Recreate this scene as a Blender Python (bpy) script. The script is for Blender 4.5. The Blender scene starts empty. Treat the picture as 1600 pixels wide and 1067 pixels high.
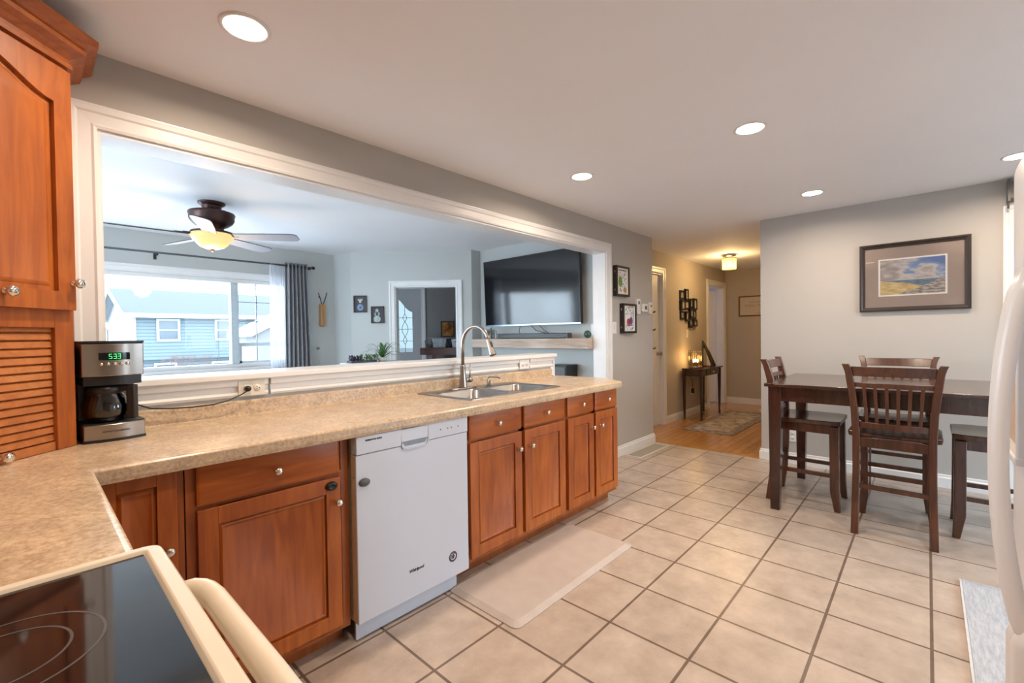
import bpy, math, random
from mathutils import Vector, Matrix, Euler
PI = math.pi
S = bpy.context.scene
COL = S.collection
random.seed(7)

# ------------------------------------------------------------------ camera
YAW, PITCH, ROLL, FPX, CAMZ = .7470, -.0137, -.0138, 701.5, 1.28
v = Vector((math.cos(YAW)*math.cos(PITCH), math.sin(YAW)*math.cos(PITCH), math.sin(PITCH)))
r0 = Vector((math.sin(YAW), -math.cos(YAW), 0)); u0 = r0.cross(v)
r = math.cos(ROLL)*r0+math.sin(ROLL)*u0; u = -math.sin(ROLL)*r0+math.cos(ROLL)*u0
cd = bpy.data.cameras.new('camera'); cam = bpy.data.objects.new('camera', cd); COL.objects.link(cam)
cd.sensor_width = 36; cd.lens = FPX*36/1600; cd.clip_start = .02; cd.clip_end = 300
M = Matrix((r, u, -v)).transposed().to_4x4(); M.translation = Vector((0, 0, CAMZ)); cam.matrix_world = M
S.camera = cam

# ------------------------------------------------------------------ world, exposure
W = bpy.data.worlds.new('overcast_sky'); S.world = W; W.use_nodes = True
bg = W.node_tree.nodes['Background']; bg.inputs[0].default_value = (.76, .885, 1, 1); bg.inputs[1].default_value = 13
S.view_settings.view_transform = 'Standard'; S.view_settings.look = 'None'
S.view_settings.exposure = .16; S.view_settings.gamma = 1; S.view_settings.use_curve_mapping = False
POT_W, POT_COL = 11.0, (1, .80, .61)

def portal(loc, rot, sx, sy):
    l = bpy.data.lights.new('sky_portal', 'AREA'); l.shape = 'RECTANGLE'; l.size = sx; l.size_y = sy
    l.cycles.is_portal = True
    o = bpy.data.objects.new('sky_portal', l); COL.objects.link(o); o.location = loc; o.rotation_euler = rot
def lamp(name, loc, energy, color, size=.05, kind='POINT', spread=None, parent=None):
    l = bpy.data.lights.new(name, kind); l.energy = energy; l.color = color
    if kind == 'AREA':
        l.shape = 'DISK'; l.size = size
        if spread: l.spread = spread
    else: l.shadow_soft_size = size
    o = bpy.data.objects.new(name, l); COL.objects.link(o); o.location = loc
    return o
portal((.95, 5.97, 1.4), (-PI/2, 0, 0), 2.7, 1.3)
portal((-1.7, 5.97, 1.4), (-PI/2, 0, 0), 1.5, 1.3)
portal((3.63, -2.68, 1.0), (PI/2, 0, 0), 1.7, 2.1)
portal((5.18, -.88, 1.1), (0, PI/2, 0), 2.0, .8)
portal((8.2, 5.1, 1.4), (-PI/2, 0, 0), 1.2, 1.2)

# ------------------------------------------------------------------ materials
def nt(name):
    m = bpy.data.materials.new(name); m.use_nodes = True
    t = m.node_tree; return m, t, t.nodes, t.links, t.nodes['Principled BSDF']
def c4(c): return (c[0], c[1], c[2], 1)
def plain(name, col, rough=.5, metal=0, spec=.5, noise=.06, nscale=40, bump=0, bscale=200, coat=0, emit=None, es=1, stretch=(1, 1, 1)):
    m, t, N, L, b = nt(name)
    b.inputs['Roughness'].default_value = rough; b.inputs['Metallic'].default_value = metal
    b.inputs['Specular IOR Level'].default_value = spec; b.inputs['Coat Weight'].default_value = coat
    tc = N.new('ShaderNodeTexCoord'); mp = N.new('ShaderNodeMapping'); mp.inputs['Scale'].default_value = stretch
    L.new(tc.outputs['Object'], mp.inputs[0])
    nz = N.new('ShaderNodeTexNoise'); nz.inputs['Scale'].default_value = nscale; nz.inputs['Detail'].default_value = 3
    L.new(mp.outputs[0], nz.inputs['Vector'])
    cr = N.new('ShaderNodeValToRGB'); k1, k2 = 1-noise, 1+noise
    cr.color_ramp.elements[0].position = .3; cr.color_ramp.elements[1].position = .7
    cr.color_ramp.elements[0].color = c4([x*k1 for x in col]); cr.color_ramp.elements[1].color = c4([min(1, x*k2) for x in col])
    L.new(nz.outputs['Fac'], cr.inputs[0]); L.new(cr.outputs[0], b.inputs['Base Color'])
    if bump:
        n2 = N.new('ShaderNodeTexNoise'); n2.inputs['Scale'].default_value = bscale; L.new(mp.outputs[0], n2.inputs['Vector'])
        bp = N.new('ShaderNodeBump'); bp.inputs['Strength'].default_value = bump; bp.inputs['Distance'].default_value = .002
        L.new(n2.outputs['Fac'], bp.inputs['Height']); L.new(bp.outputs[0], b.inputs['Normal'])
    if emit:
        b.inputs['Emission Color'].default_value = c4(emit); b.inputs['Emission Strength'].default_value = es
    return m
def wood(name, c1, c2, rough=.35, scale=(14, 14, 1.2), coat=.2, dark=None, knots=3.0):
    m, t, N, L, b = nt(name)
    b.inputs['Roughness'].default_value = rough; b.inputs['Coat Weight'].default_value = coat; b.inputs['Coat Roughness'].default_value = .15
    tc = N.new('ShaderNodeTexCoord'); mp = N.new('ShaderNodeMapping'); mp.inputs['Scale'].default_value = scale
    L.new(tc.outputs['Object'], mp.inputs[0])
    nz = N.new('ShaderNodeTexNoise'); nz.inputs['Scale'].default_value = knots; nz.inputs['Detail'].default_value = 6; nz.inputs['Distortion'].default_value = 1.2
    L.new(mp.outputs[0], nz.inputs['Vector'])
    n2 = N.new('ShaderNodeTexNoise'); n2.inputs['Scale'].default_value = 2.2; n2.inputs['Detail'].default_value = 2
    L.new(tc.outputs['Object'], n2.inputs['Vector'])
    mx = N.new('ShaderNodeMath'); mx.operation = 'MULTIPLY_ADD'; mx.inputs[1].default_value = .55
    ad = N.new('ShaderNodeMath'); ad.operation = 'MULTIPLY'; ad.inputs[1].default_value = .45
    L.new(n2.outputs['Fac'], ad.inputs[0]); L.new(nz.outputs['Fac'], mx.inputs[0]); L.new(ad.outputs[0], mx.inputs[2])
    cr = N.new('ShaderNodeValToRGB'); cr.color_ramp.elements[0].position = .36; cr.color_ramp.elements[1].position = .64
    cr.color_ramp.elements[0].color = c4(c1); cr.color_ramp.elements[1].color = c4(c2)
    L.new(mx.outputs[0], cr.inputs[0]); L.new(cr.outputs[0], b.inputs['Base Color'])
    bp = N.new('ShaderNodeBump'); bp.inputs['Strength'].default_value = .08; bp.inputs['Distance'].default_value = .001
    L.new(nz.outputs['Fac'], bp.inputs['Height']); L.new(bp.outputs[0], b.inputs['Normal'])
    return m
def bricky(name, c1, c2, mortar, bw, rh, ms, loc, off, rough, rot=0, rotx=0, bump=.3, coat=0, nz_scale=9, nz_amt=.25):
    m, t, N, L, b = nt(name)
    b.inputs['Roughness'].default_value = rough; b.inputs['Coat Weight'].default_value = coat; b.inputs['Coat Roughness'].default_value = .12
    tc = N.new('ShaderNodeTexCoord'); mp = N.new('ShaderNodeMapping'); mp.inputs['Location'].default_value = loc
    mp.inputs['Rotation'].default_value = (rotx, 0, rot)
    L.new(tc.outputs['Object'], mp.inputs[0])
    br = N.new('ShaderNodeTexBrick'); br.offset = off; br.inputs['Scale'].default_value = 1
    br.inputs['Brick Width'].default_value = bw; br.inputs['Row Height'].default_value = rh; br.inputs['Mortar Size'].default_value = ms
    br.inputs['Mortar Smooth'].default_value = .15
    br.inputs['Color1'].default_value = c4(c1); br.inputs['Color2'].default_value = c4(c2); br.inputs['Mortar'].default_value = c4(mortar)
    L.new(mp.outputs[0], br.inputs['Vector'])
    nz = N.new('ShaderNodeTexNoise'); nz.inputs['Scale'].default_value = nz_scale; nz.inputs['Detail'].default_value = 6; nz.inputs['Roughness'].default_value = .65
    L.new(tc.outputs['Object'], nz.inputs['Vector'])
    cr = N.new('ShaderNodeValToRGB'); cr.color_ramp.elements[0].position = .3; cr.color_ramp.elements[1].position = .7
    a = 1-nz_amt; cr.color_ramp.elements[0].color = (a, a*.97, a*.94, 1); cr.color_ramp.elements[1].color = (1.0+nz_amt*.3,)*3+(1,)
    L.new(nz.outputs['Fac'], cr.inputs[0])
    mx = N.new('ShaderNodeMix'); mx.data_type = 'RGBA'; mx.blend_type = 'MULTIPLY'; mx.inputs[0].default_value = 1
    L.new(br.outputs['Color'], mx.inputs[6]); L.new(cr.outputs[0], mx.inputs[7]); L.new(mx.outputs[2], b.inputs['Base Color'])
    inv = N.new('ShaderNodeMath'); inv.operation = 'SUBTRACT'; inv.inputs[0].default_value = 1; L.new(br.outputs['Fac'], inv.inputs[1])
    bp = N.new('ShaderNodeBump'); bp.inputs['Strength'].default_value = bump; bp.inputs['Distance'].default_value = .004
    L.new(inv.outputs[0], bp.inputs['Height']); L.new(bp.outputs[0], b.inputs['Normal'])
    return m
def glassy(name, tint=(1, 1, 1), refl=1.0):
    m, t, N, L, b = nt(name); N.remove(b)
    tr = N.new('ShaderNodeBsdfTransparent'); tr.inputs[0].default_value = c4(tint)
    gl = N.new('ShaderNodeBsdfGlossy'); gl.inputs['Roughness'].default_value = .02
    fr = N.new('ShaderNodeFresnel'); fr.inputs[0].default_value = 1.45
    mu = N.new('ShaderNodeMath'); mu.operation = 'MULTIPLY'; mu.inputs[1].default_value = refl; L.new(fr.outputs[0], mu.inputs[0])
    mx = N.new('ShaderNodeMixShader'); L.new(mu.outputs[0], mx.inputs[0]); L.new(tr.outputs[0], mx.inputs[1]); L.new(gl.outputs[0], mx.inputs[2])
    L.new(mx.outputs[0], N['Material Output'].inputs[0]); return m
def sheer(name, col, alpha):
    m, t, N, L, b = nt(name); N.remove(b)
    tr = N.new('ShaderNodeBsdfTransparent'); tl = N.new('ShaderNodeBsdfTranslucent'); df = N.new('ShaderNodeBsdfDiffuse')
    tl.inputs[0].default_value = c4(col); df.inputs[0].default_value = c4(col)
    m1 = N.new('ShaderNodeMixShader'); m1.inputs[0].default_value = .5; L.new(tl.outputs[0], m1.inputs[1]); L.new(df.outputs[0], m1.inputs[2])
    m2 = N.new('ShaderNodeMixShader'); m2.inputs[0].default_value = alpha; L.new(tr.outputs[0], m2.inputs[1]); L.new(m1.outputs[0], m2.inputs[2])
    L.new(m2.outputs[0], N['Material Output'].inputs[0]); return m
def emis(name, col, s):
    m, t, N, L, b = nt(name)
    b.inputs['Base Color'].default_value = c4(col); b.inputs['Emission Color'].default_value = c4(col); b.inputs['Emission Strength'].default_value = s
    return m

TILE = .34980
M_wall = plain('wall_paint_warm_grey', (.47, .445, .415), .62, noise=.012, nscale=3, bump=.04, bscale=500)
M_wall2 = plain('wall_paint_blue_grey', (.53, .55, .54), .62, noise=.012, nscale=3, bump=.04, bscale=500)
M_ceil = plain('ceiling_paint', (.88, .88, .91), .75, noise=.01, nscale=2, bump=.05, bscale=400)
M_white = plain('white_gloss_trim', (.80, .80, .80), .32, noise=.02, nscale=8)
M_doorw = plain('white_door_paint', (.78, .78, .78), .4, noise=.02, nscale=6)
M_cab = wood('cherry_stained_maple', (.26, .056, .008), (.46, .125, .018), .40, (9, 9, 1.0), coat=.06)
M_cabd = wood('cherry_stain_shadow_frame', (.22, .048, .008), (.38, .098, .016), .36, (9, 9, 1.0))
M_cabh = wood('cherry_stained_maple_horizontal', (.26, .056, .008), (.46, .125, .018), .40, (1.0, 9, 9), coat=.06)
M_tamb = wood('tambour_slat_wood', (.36, .110, .030), (.56, .200, .058), .34, (1.2, 9, 9))
M_dark = wood('espresso_wood', (.022, .008, .005), (.058, .019, .011), .24, (9, 9, 1.0), coat=.5)
M_darkx = wood('espresso_wood_top', (.028, .011, .008), (.068, .026, .017), .22, (9, 1.2, 9), coat=.5)
M_mant = wood('pale_rustic_oak', (.38, .28, .21), (.66, .54, .45), .6, (14, 1.2, 14), coat=0, knots=2.0)
M_black = plain('black_satin', (.012, .012, .013), .35)
M_blackg = plain('black_gloss', (.008, .008, .009), .06, spec=.45)
M_tv = plain('tv_screen_black', (.006, .006, .008), .085, spec=.6, coat=0)
M_steel = plain('brushed_stainless', (.37, .335, .305), .27, 1, noise=.05, nscale=30, stretch=(1, 1, 20))
M_sink = plain('sink_stainless', (.34, .335, .33), .28, 1, noise=.05, nscale=30)
M_nick = plain('brushed_nickel', (.42, .37, .33), .27, 1)
M_chrome = plain('bright_nickel_knob', (.80, .78, .75), .14, 1)
M_app = plain('white_appliance_enamel', (.58, .62, .71), .22, noise=.01, nscale=5)
M_appw = plain('bisque_white_enamel', (.84, .74, .60), .20, noise=.01, nscale=5)
M_fridge = plain('white_fridge_plastic', (.80, .80, .82), .3, noise=.01, nscale=5)
M_beige = plain('beige_tub_side', (.62, .47, .31), .5)
M_grey = plain('grey_plastic', (.10, .105, .11), .4)
M_fabric = plain('grey_drape_cloth', (.27, .275, .30), .9, noise=.1, nscale=60, bump=.2, bscale=600)
M_sheer = sheer('white_sheer_voile', (.88, .90, .95), .62)
M_glass = glassy('window_glass', (.97, .99, 1), .22)
M_cof = glassy('carafe_glass', (.55, .55, .56), 2.2)
M_floor = bricky('beige_ceramic_tile', (.52, .432, .365), (.57, .478, .405), (.19, .135, .105), TILE, TILE, .0062, (-2.0851+TILE*20, -1.0381+TILE*20, 0), 0, .30, nz_scale=7, nz_amt=.26)
M_oak = bricky('honey_oak_strip', (.50, .22, .055), (.62, .30, .09), (.22, .09, .03), .9, .083, .001, (3, 3.02, 0), .37, .22, bump=.1, coat=.4, nz_scale=14, nz_amt=.2)
M_siding = bricky('blue_grey_siding', (.064, .092, .108), (.066, .094, .110), (.036, .054, .066), 50, .19, .028, (0, 0, 0), 0, .7, rotx=PI/2, nz_amt=.03)
M_sidingw = plain('white_siding', (.088, .09, .092), .7)
M_roof = plain('grey_asphalt_shingle', (.020, .027, .036), .9, noise=.12, nscale=4)
M_ext = plain('exterior_white_trim', (.22, .22, .22), .6)
M_bounce = plain('pale_bounce_ground', (.55, .55, .56), .9, noise=.1, nscale=1)  # outside ground made pale to bounce skylight up to the ceiling
M_bark = plain('bare_branch', (.06, .055, .055), .9)
M_twig = plain('brown_twig', (.085, .055, .05), .9)
M_leaf = plain('spider_plant_leaf', (.07, .20, .05), .5, noise=.3, nscale=20)
M_succ = plain('succulent_green', (.13, .24, .09), .5, noise=.4, nscale=30)
M_purp = plain('purple_leaf', (.06, .04, .09), .5, noise=.3, nscale=30)
M_cream = plain('cream_plastic', (.75, .70, .62), .4)
M_slot = plain('outlet_slot', (.03, .03, .03), .5)
M_paper = plain('white_paper', (.75, .75, .73), .7, noise=.02)
M_mat = plain('taupe_mat_board', (.33, .265, .235), .8, noise=.03, nscale=80)
M_bronze = plain('fan_bronze', (.075, .040, .036), .35, .7)
M_blade = plain('fan_blade_silver', (.36, .35, .40), .45, noise=.05)
M_bladed = plain('fan_blade_dark', (.06, .04, .035), .5)
M_bowl = plain('amber_glass_lit', (.30, .17, .06), .3, emit=(1.0, .66, .28), es=.95)
M_lens = emis('recessed_lamp_lens', (1.0, .86, .70), 14)
M_crys = sheer('crystal_glass', (.62, .46, .22), .28)
M_lampg = glassy('lamp_glass', (.95, .85, .65), .6)
M_bulb = emis('bulb_warm', (1.0, .70, .34), 30)
M_green = emis('green_display', (.05, 1.0, .25), 2.2)
M_foammat = plain('taupe_foam_mat', (.52, .45, .41), .62, noise=.05, nscale=12, bump=.35, bscale=260)
M_vent = plain('vent_dark_slots', (.22, .21, .19), .6)
M_ventw = plain('vent_cream_metal', (.66, .60, .52), .45)
M_woodlt = wood('light_bamboo', (.42, .22, .09), (.60, .36, .16), .5, (6, 6, 1))
M_bench = wood('foyer_shelf_wood', (.12, .055, .045), (.22, .11, .09), .35, (1, 1, 8))
M_lint = plain('foyer_grey_door', (.42, .42, .44), .5)
M_came = plain('lead_came', (.05, .05, .05), .5, .5)
M_lglass = glassy('bevelled_leaded_glass', (.055, .068, .07), .3)
M_lav = plain('bedroom_wall_lilac_light', (.52, .47, .58), .8)  # lilac light of the bedroom put into its wall colour
M_shade = sheer('pleated_metal_mesh', (.30, .26, .20), .35)

# laminate worktop
def laminate():
    m, t, N, L, b = nt('speckled_beige_laminate'); b.inputs['Roughness'].default_value = .27
    tc = N.new('ShaderNodeTexCoord')
    n1 = N.new('ShaderNodeTexNoise'); n1.inputs['Scale'].default_value = 90; n1.inputs['Detail'].default_value = 4; n1.inputs['Roughness'].default_value = .7
    n2 = N.new('ShaderNodeTexNoise'); n2.inputs['Scale'].default_value = 14; n2.inputs['Detail'].default_value = 5
    for n in (n1, n2): L.new(tc.outputs['Object'], n.inputs['Vector'])
    c1 = N.new('ShaderNodeValToRGB'); e = c1.color_ramp.elements
    e[0].position = .32; e[0].color = (.44, .31, .195, 1); e[1].position = .66; e[1].color = (.72, .58, .42, 1)
    k = e.new(.5); k.color = (.61, .47, .325, 1)
    c2 = N.new('ShaderNodeValToRGB'); e = c2.color_ramp.elements
    e[0].position = .35; e[0].color = (.84, .82, .82, 1); e[1].position = .65; e[1].color = (1.05, 1.03, 1, 1)
    L.new(n1.outputs[0], c1.inputs[0]); L.new(n2.outputs[0], c2.inputs[0])
    mx = N.new('ShaderNodeMix'); mx.data_type = 'RGBA'; mx.blend_type = 'MULTIPLY'; mx.inputs[0].default_value = 1
    L.new(c1.outputs[0], mx.inputs[6]); L.new(c2.outputs[0], mx.inputs[7]); L.new(mx.outputs[2], b.inputs['Base Color']); return m
M_lam = laminate()
# beach painting, painted in the picture's own coordinates (u along width 0..1, w up 0..1)
def painting():
    m, t, N, L, b = nt('beach_painting'); b.inputs['Roughness'].default_value = .5
    tc = N.new('ShaderNodeTexCoord'); sp = N.new('ShaderNodeSeparateXYZ'); L.new(tc.outputs['UV'], sp.inputs[0])
    def ramp(src, els):
        c = N.new('ShaderNodeValToRGB'); e = c.color_ramp.elements
        e[0].position, e[0].color = els[0][0], c4(els[0][1]); e[1].position, e[1].color = els[-1][0], c4(els[-1][1])
        for p, cc in els[1:-1]: k = e.new(p); k.color = c4(cc)
        L.new(src, c.inputs[0]); return c.outputs[0]
    def math_(op, a, bb):
        n = N.new('ShaderNodeMath'); n.operation = op
        for i, x in enumerate((a, bb)):
            if isinstance(x, (int, float)): n.inputs[i].default_value = x
            else: L.new(x, n.inputs[i])
        return n.outputs[0]
    def noise(scale, sx=1, sy=1):
        mp = N.new('ShaderNodeMapping'); mp.inputs['Scale'].default_value = (sx, sy, 1); L.new(tc.outputs['UV'], mp.inputs[0])
        n = N.new('ShaderNodeTexNoise'); n.inputs['Scale'].default_value = scale; n.inputs['Detail'].default_value = 5; L.new(mp.outputs[0], n.inputs['Vector']); return n.outputs['Fac']
    def mix(f, a, bb):
        n = N.new('ShaderNodeMix'); n.data_type = 'RGBA'; L.new(f, n.inputs[0]); L.new(a, n.inputs[6]); L.new(bb, n.inputs[7]); return n.outputs[2]
    U, Wv = sp.outputs[0], sp.outputs[1]
    cl = noise(3.2, 1, 1.6)
    f = math_('ADD', cl, math_('MULTIPLY', math_('MULTIPLY', U, Wv), .42))
    sky = ramp(f, [(.38, (.22, .21, .23)), (.52, (.34, .31, .30)), (.64, (.50, .47, .45)), (.74, (.18, .27, .46)), (.9, (.10, .17, .38))])
    sea = ramp(noise(9, 1, 8), [(.4, (.07, .12, .20)), (.6, (.16, .25, .34))])
    sand = ramp(noise(6, 1, 2), [(.35, (.42, .31, .14)), (.65, (.62, .50, .28))])
    dune = ramp(noise(8, 1.5, 3), [(.4, (.17, .15, .14)), (.6, (.42, .38, .36))])
    col = mix(math_('LESS_THAN', Wv, .40), sky, sea)
    nl = noise(4, 1, 0)
    lineS = math_('ADD', math_('MULTIPLY', math_('SUBTRACT', .42, math_('MULTIPLY', U, .28)), 1.0), math_('MULTIPLY', math_('SUBTRACT', nl, .5), .14))
    col = mix(math_('LESS_THAN', Wv, lineS), col, sand)
    lineD = math_('ADD', math_('MULTIPLY', math_('SUBTRACT', U, .32), .62), math_('MULTIPLY', math_('SUBTRACT', nl, .5), .2))
    col = mix(math_('LESS_THAN', Wv, lineD), col, dune)
    L.new(col, b.inputs['Base Color']); return m
M_paint = painting()
def rugmat(name, a, bc, c, scale, sx=1, sy=1):
    m, t, N, L, b = nt(name); b.inputs['Roughness'].default_value = .95
    tc = N.new('ShaderNodeTexCoord'); mp = N.new('ShaderNodeMapping'); mp.inputs['Scale'].default_value = (sx, sy, 1); L.new(tc.outputs['Object'], mp.inputs[0])
    n = N.new('ShaderNodeTexNoise'); n.inputs['Scale'].default_value = scale; n.inputs['Detail'].default_value = 8; n.inputs['Roughness'].default_value = .75; L.new(mp.outputs[0], n.inputs['Vector'])
    cr = N.new('ShaderNodeValToRGB'); e = cr.color_ramp.elements; e[0].position = .38; e[0].color = c4(a); e[1].position = .62; e[1].color = c4(c); k = e.new(.5); k.color = c4(bc)
    L.new(n.outputs['Fac'], cr.inputs[0]); L.new(cr.outputs[0], b.inputs['Base Color'])
    bp = N.new('ShaderNodeBump'); bp.inputs['Strength'].default_value = .5; bp.inputs['Distance'].default_value = .003; L.new(n.outputs['Fac'], bp.inputs['Height']); L.new(bp.outputs[0], b.inputs['Normal'])
    return m
M_rugb = rugmat('blue_grey_flatweave', (.36, .39, .44), (.44, .47, .52), (.52, .54, .58), 14, 1, 6)
M_rugh = rugmat('faded_persian_pile', (.20, .15, .13), (.42, .35, .30), (.60, .52, .46), 7)
M_rughb = rugmat('faded_rug_border', (.11, .09, .085), (.26, .21, .19), (.42, .36, .32), 16)

# ------------------------------------------------------------------ mesh builder
class MB:
    def __init__(s, M=None): s.v = []; s.f = []; s.mi = []; s.sm = []; s.M = M or Matrix(); s.m = 0; s.smooth = False; s.uv = None
    def add(s, vs, fs, smooth=None):
        o = len(s.v); s.v += [s.M @ Vector(p) for p in vs]
        for f in fs: s.f.append([o+i for i in f]); s.mi.append(s.m); s.sm.append(s.smooth if smooth is None else smooth)
        return s
    def box(s, x0, x1, y0, y1, z0, z1):
        x0, x1 = sorted((x0, x1)); y0, y1 = sorted((y0, y1)); z0, z1 = sorted((z0, z1))
        return s.add([(x0, y0, z0), (x1, y0, z0), (x1, y1, z0), (x0, y1, z0), (x0, y0, z1), (x1, y0, z1), (x1, y1, z1), (x0, y1, z1)],
                     [(3, 2, 1, 0), (4, 5, 6, 7), (0, 1, 5, 4), (1, 2, 6, 5), (2, 3, 7, 6), (3, 0, 4, 7)])
    def frus(s, a, b, za, zb):     # a, b = (x0,x1,y0,y1) at za / zb
        q = lambda r, z: [(r[0], r[2], z), (r[1], r[2], z), (r[1], r[3], z), (r[0], r[3], z)]
        return s.add(q(a, za)+q(b, zb), [(3, 2, 1, 0), (4, 5, 6, 7), (0, 1, 5, 4), (1, 2, 6, 5), (2, 3, 7, 6), (3, 0, 4, 7)])
    def prism(s, poly, z0, z1, axis='z'):
        n = len(poly)
        f = {'z': lambda p, z: (p[0], p[1], z), 'y': lambda p, z: (p[0], z, p[1]), 'x': lambda p, z: (z, p[0], p[1])}[axis]
        return s.add([f(p, z0) for p in poly]+[f(p, z1) for p in poly],
                     [tuple(range(n))[::-1], tuple(range(n, 2*n))]+[(i, (i+1) % n, n+(i+1) % n, n+i) for i in range(n)])
    def lathe(s, prof, c=(0, 0, 0), n=24, axis='z', caps=True, sx=1, sy=1):
        c = Vector(c); vs = []
        for (rr, h) in prof:
            for k in range(n):
                a = 2*PI*k/n; x, y = rr*math.cos(a)*sx, rr*math.sin(a)*sy
                p = {'z': (x, y, h), 'y': (x, h, -y), '-y': (x, -h, y), 'x': (h, x, y), '-x': (-h, -x, y)}[axis]
                vs.append(c+Vector(p))
        fs = [(i*n+k, i*n+(k+1) % n, (i+1)*n+(k+1) % n, (i+1)*n+k) for i in range(len(prof)-1) for k in range(n)]
        if caps:
            if prof[0][0] > 1e-6: fs.append(tuple(range(n))[::-1])
            if prof[-1][0] > 1e-6: fs.append(tuple((len(prof)-1)*n+k for k in range(n)))
        return s.add(vs, fs, True)
    def cyl(s, c, rad, h, axis='z', n=20): return s.lathe([(rad, 0), (rad, h)], c, n, axis)
    def tube(s, pts, rad, n=10, caps=True, flat=1):
        pts = [Vector(p) for p in pts]; m = len(pts); rs = rad if isinstance(rad, (list, tuple)) else [rad]*m
        t = (pts[1]-pts[0]).normalized(); nn = t.orthogonal().normalized(); vs = []
        for i, p in enumerate(pts):
            a = (pts[i]-pts[i-1]).normalized() if i else t
            b = (pts[i+1]-pts[i]).normalized() if i < m-1 else a
            t2 = (a+b); t2 = t2.normalized() if t2.length > 1e-6 else a
            nn = (nn-t2*nn.dot(t2)); nn = nn.normalized() if nn.length > 1e-6 else t2.orthogonal().normalized()
            bb = t2.cross(nn)
            for k in range(n):
                an = 2*PI*k/n; vs.append(p+(nn*math.cos(an)+bb*math.sin(an)*flat)*rs[i])
        fs = [(i*n+k, i*n+(k+1) % n, (i+1)*n+(k+1) % n, (i+1)*n+k) for i in range(m-1) for k in range(n)]
        if caps: fs += [tuple(range(n))[::-1], tuple((m-1)*n+k for k in range(n))]
        return s.add(vs, fs, True)
    def sweep(s, path, prof, nrm, closed=False, smooth=False):
        path = [Vector(p) for p in path]; nrm = Vector(nrm).normalized(); m = len(path); k = len(prof); vs = []
        for i, p in enumerate(path):
            di = (p-path[i-1]).normalized() if (i or closed) else None
            do = (path[(i+1) % m]-p).normalized() if (i < m-1 or closed) else None
            di = di or do; do = do or di
            pi_, po = nrm.cross(di), nrm.cross(do); mt = (pi_+po)/(1+pi_.dot(po))
            vs += [p+mt*a+nrm*b for a, b in prof]
        fs = []
        for i in range(m if closed else m-1):
            j = (i+1) % m; fs += [(i*k+q, i*k+(q+1) % k, j*k+(q+1) % k, j*k+q) for q in range(k)]
        if not closed: fs += [tuple(range(k))[::-1], tuple((m-1)*k+q for q in range(k))]
        return s.add(vs, fs, smooth)
    def grid(s, fn, nu, nv, smooth=True):
        vs = [fn(i/nu, j/nv) for j in range(nv+1) for i in range(nu+1)]
        return s.add(vs, [(j*(nu+1)+i, j*(nu+1)+i+1, (j+1)*(nu+1)+i+1, (j+1)*(nu+1)+i) for j in range(nv) for i in range(nu)], smooth)
    def quad(s, a, b, c, d): return s.add([a, b, c, d], [(0, 1, 2, 3)])
    def sphere(s, c, rad, n=12, sz=1):
        return s.lathe([(max(1e-5, rad*math.sin(PI*i/n)), -rad*sz*math.cos(PI*i/n)) for i in range(n+1)], c, n*2)

WM = {}
def finish(name, mb, mats, parent=None, local=False, bevel=0, seg=2, subsurf=0, kind=None, solid=0, label=None):
    me = bpy.data.meshes.new(name)
    mats = mats if isinstance(mats, (list, tuple)) else [mats]
    for m in mats: me.materials.append(m)
    o = bpy.data.objects.new(name, me); COL.objects.link(o)
    if parent is not None:
        o.parent = parent; W0 = WM[parent]; inv = Matrix() if local else W0.inverted(); vs = [inv @ p for p in mb.v]; WM[o] = W0.copy()
    else:
        vs = mb.v
        if kind != 'structure' and not local and vs:
            lo = Vector([min(p[i] for p in vs) for i in range(3)]); hi = Vector([max(p[i] for p in vs) for i in range(3)])
            c = Vector(((lo.x+hi.x)/2, (lo.y+hi.y)/2, lo.z)); vs = [p-c for p in vs]; o.location = c; WM[o] = Matrix.Translation(c)
        else: WM[o] = Matrix()
    me.from_pydata(vs, [], mb.f)
    for p, mi, sm in zip(me.polygons, mb.mi, mb.sm): p.material_index = mi; p.use_smooth = sm
    me.validate()
    import bmesh
    bm = bmesh.new(); bm.from_mesh(me); bmesh.ops.remove_doubles(bm, verts=bm.verts, dist=1e-6); bmesh.ops.recalc_face_normals(bm, faces=bm.faces); bm.to_mesh(me); bm.free()
    if solid: md = o.modifiers.new('thickness', 'SOLIDIFY'); md.thickness = solid
    if bevel:
        md = o.modifiers.new('edges', 'BEVEL'); md.width = bevel; md.segments = seg; md.limit_method = 'ANGLE'; md.angle_limit = .6
        md.harden_normals = False
        for p in me.polygons: p.use_smooth = True
        if hasattr(me, 'set_sharp_from_angle'): me.set_sharp_from_angle(angle=.6)
    if subsurf: md = o.modifiers.new('smooth', 'SUBSURF'); md.levels = md.render_levels = subsurf
    if kind: o['kind'] = kind
    if label and parent is not None: o['label'] = label
    return o
def tag(o, label, cat, group=None):
    o['label'] = label; o['category'] = cat
    if group: o['group'] = group
    return o
def thing(name, label, cat, loc=(0, 0, 0), rz=0, group=None):
    o = bpy.data.objects.new(name, None); COL.objects.link(o); o.location = loc; o.rotation_euler = (0, 0, rz); o.empty_display_size = .05
    WM[o] = Matrix.Translation(Vector(loc)) @ Matrix.Rotation(rz, 4, 'Z'); return tag(o, label, cat, group)
def kids(o): return [c for c in bpy.data.objects if c.parent == o]
def copy_tree(o, parent=None):
    c = o.copy(); COL.objects.link(c); c.parent = parent
    for ch in kids(o): copy_tree(ch, c)
    return c
def place(o, loc, rz, label, group=None):
    o.location = loc; o.rotation_euler = (0, 0, rz); o['label'] = label
    if group: o['group'] = group
    return o
def struct(name, mb, mat, parent=None, bevel=0): return finish(name, mb, mat, parent, kind='structure' if parent is None else None, bevel=bevel)
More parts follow.
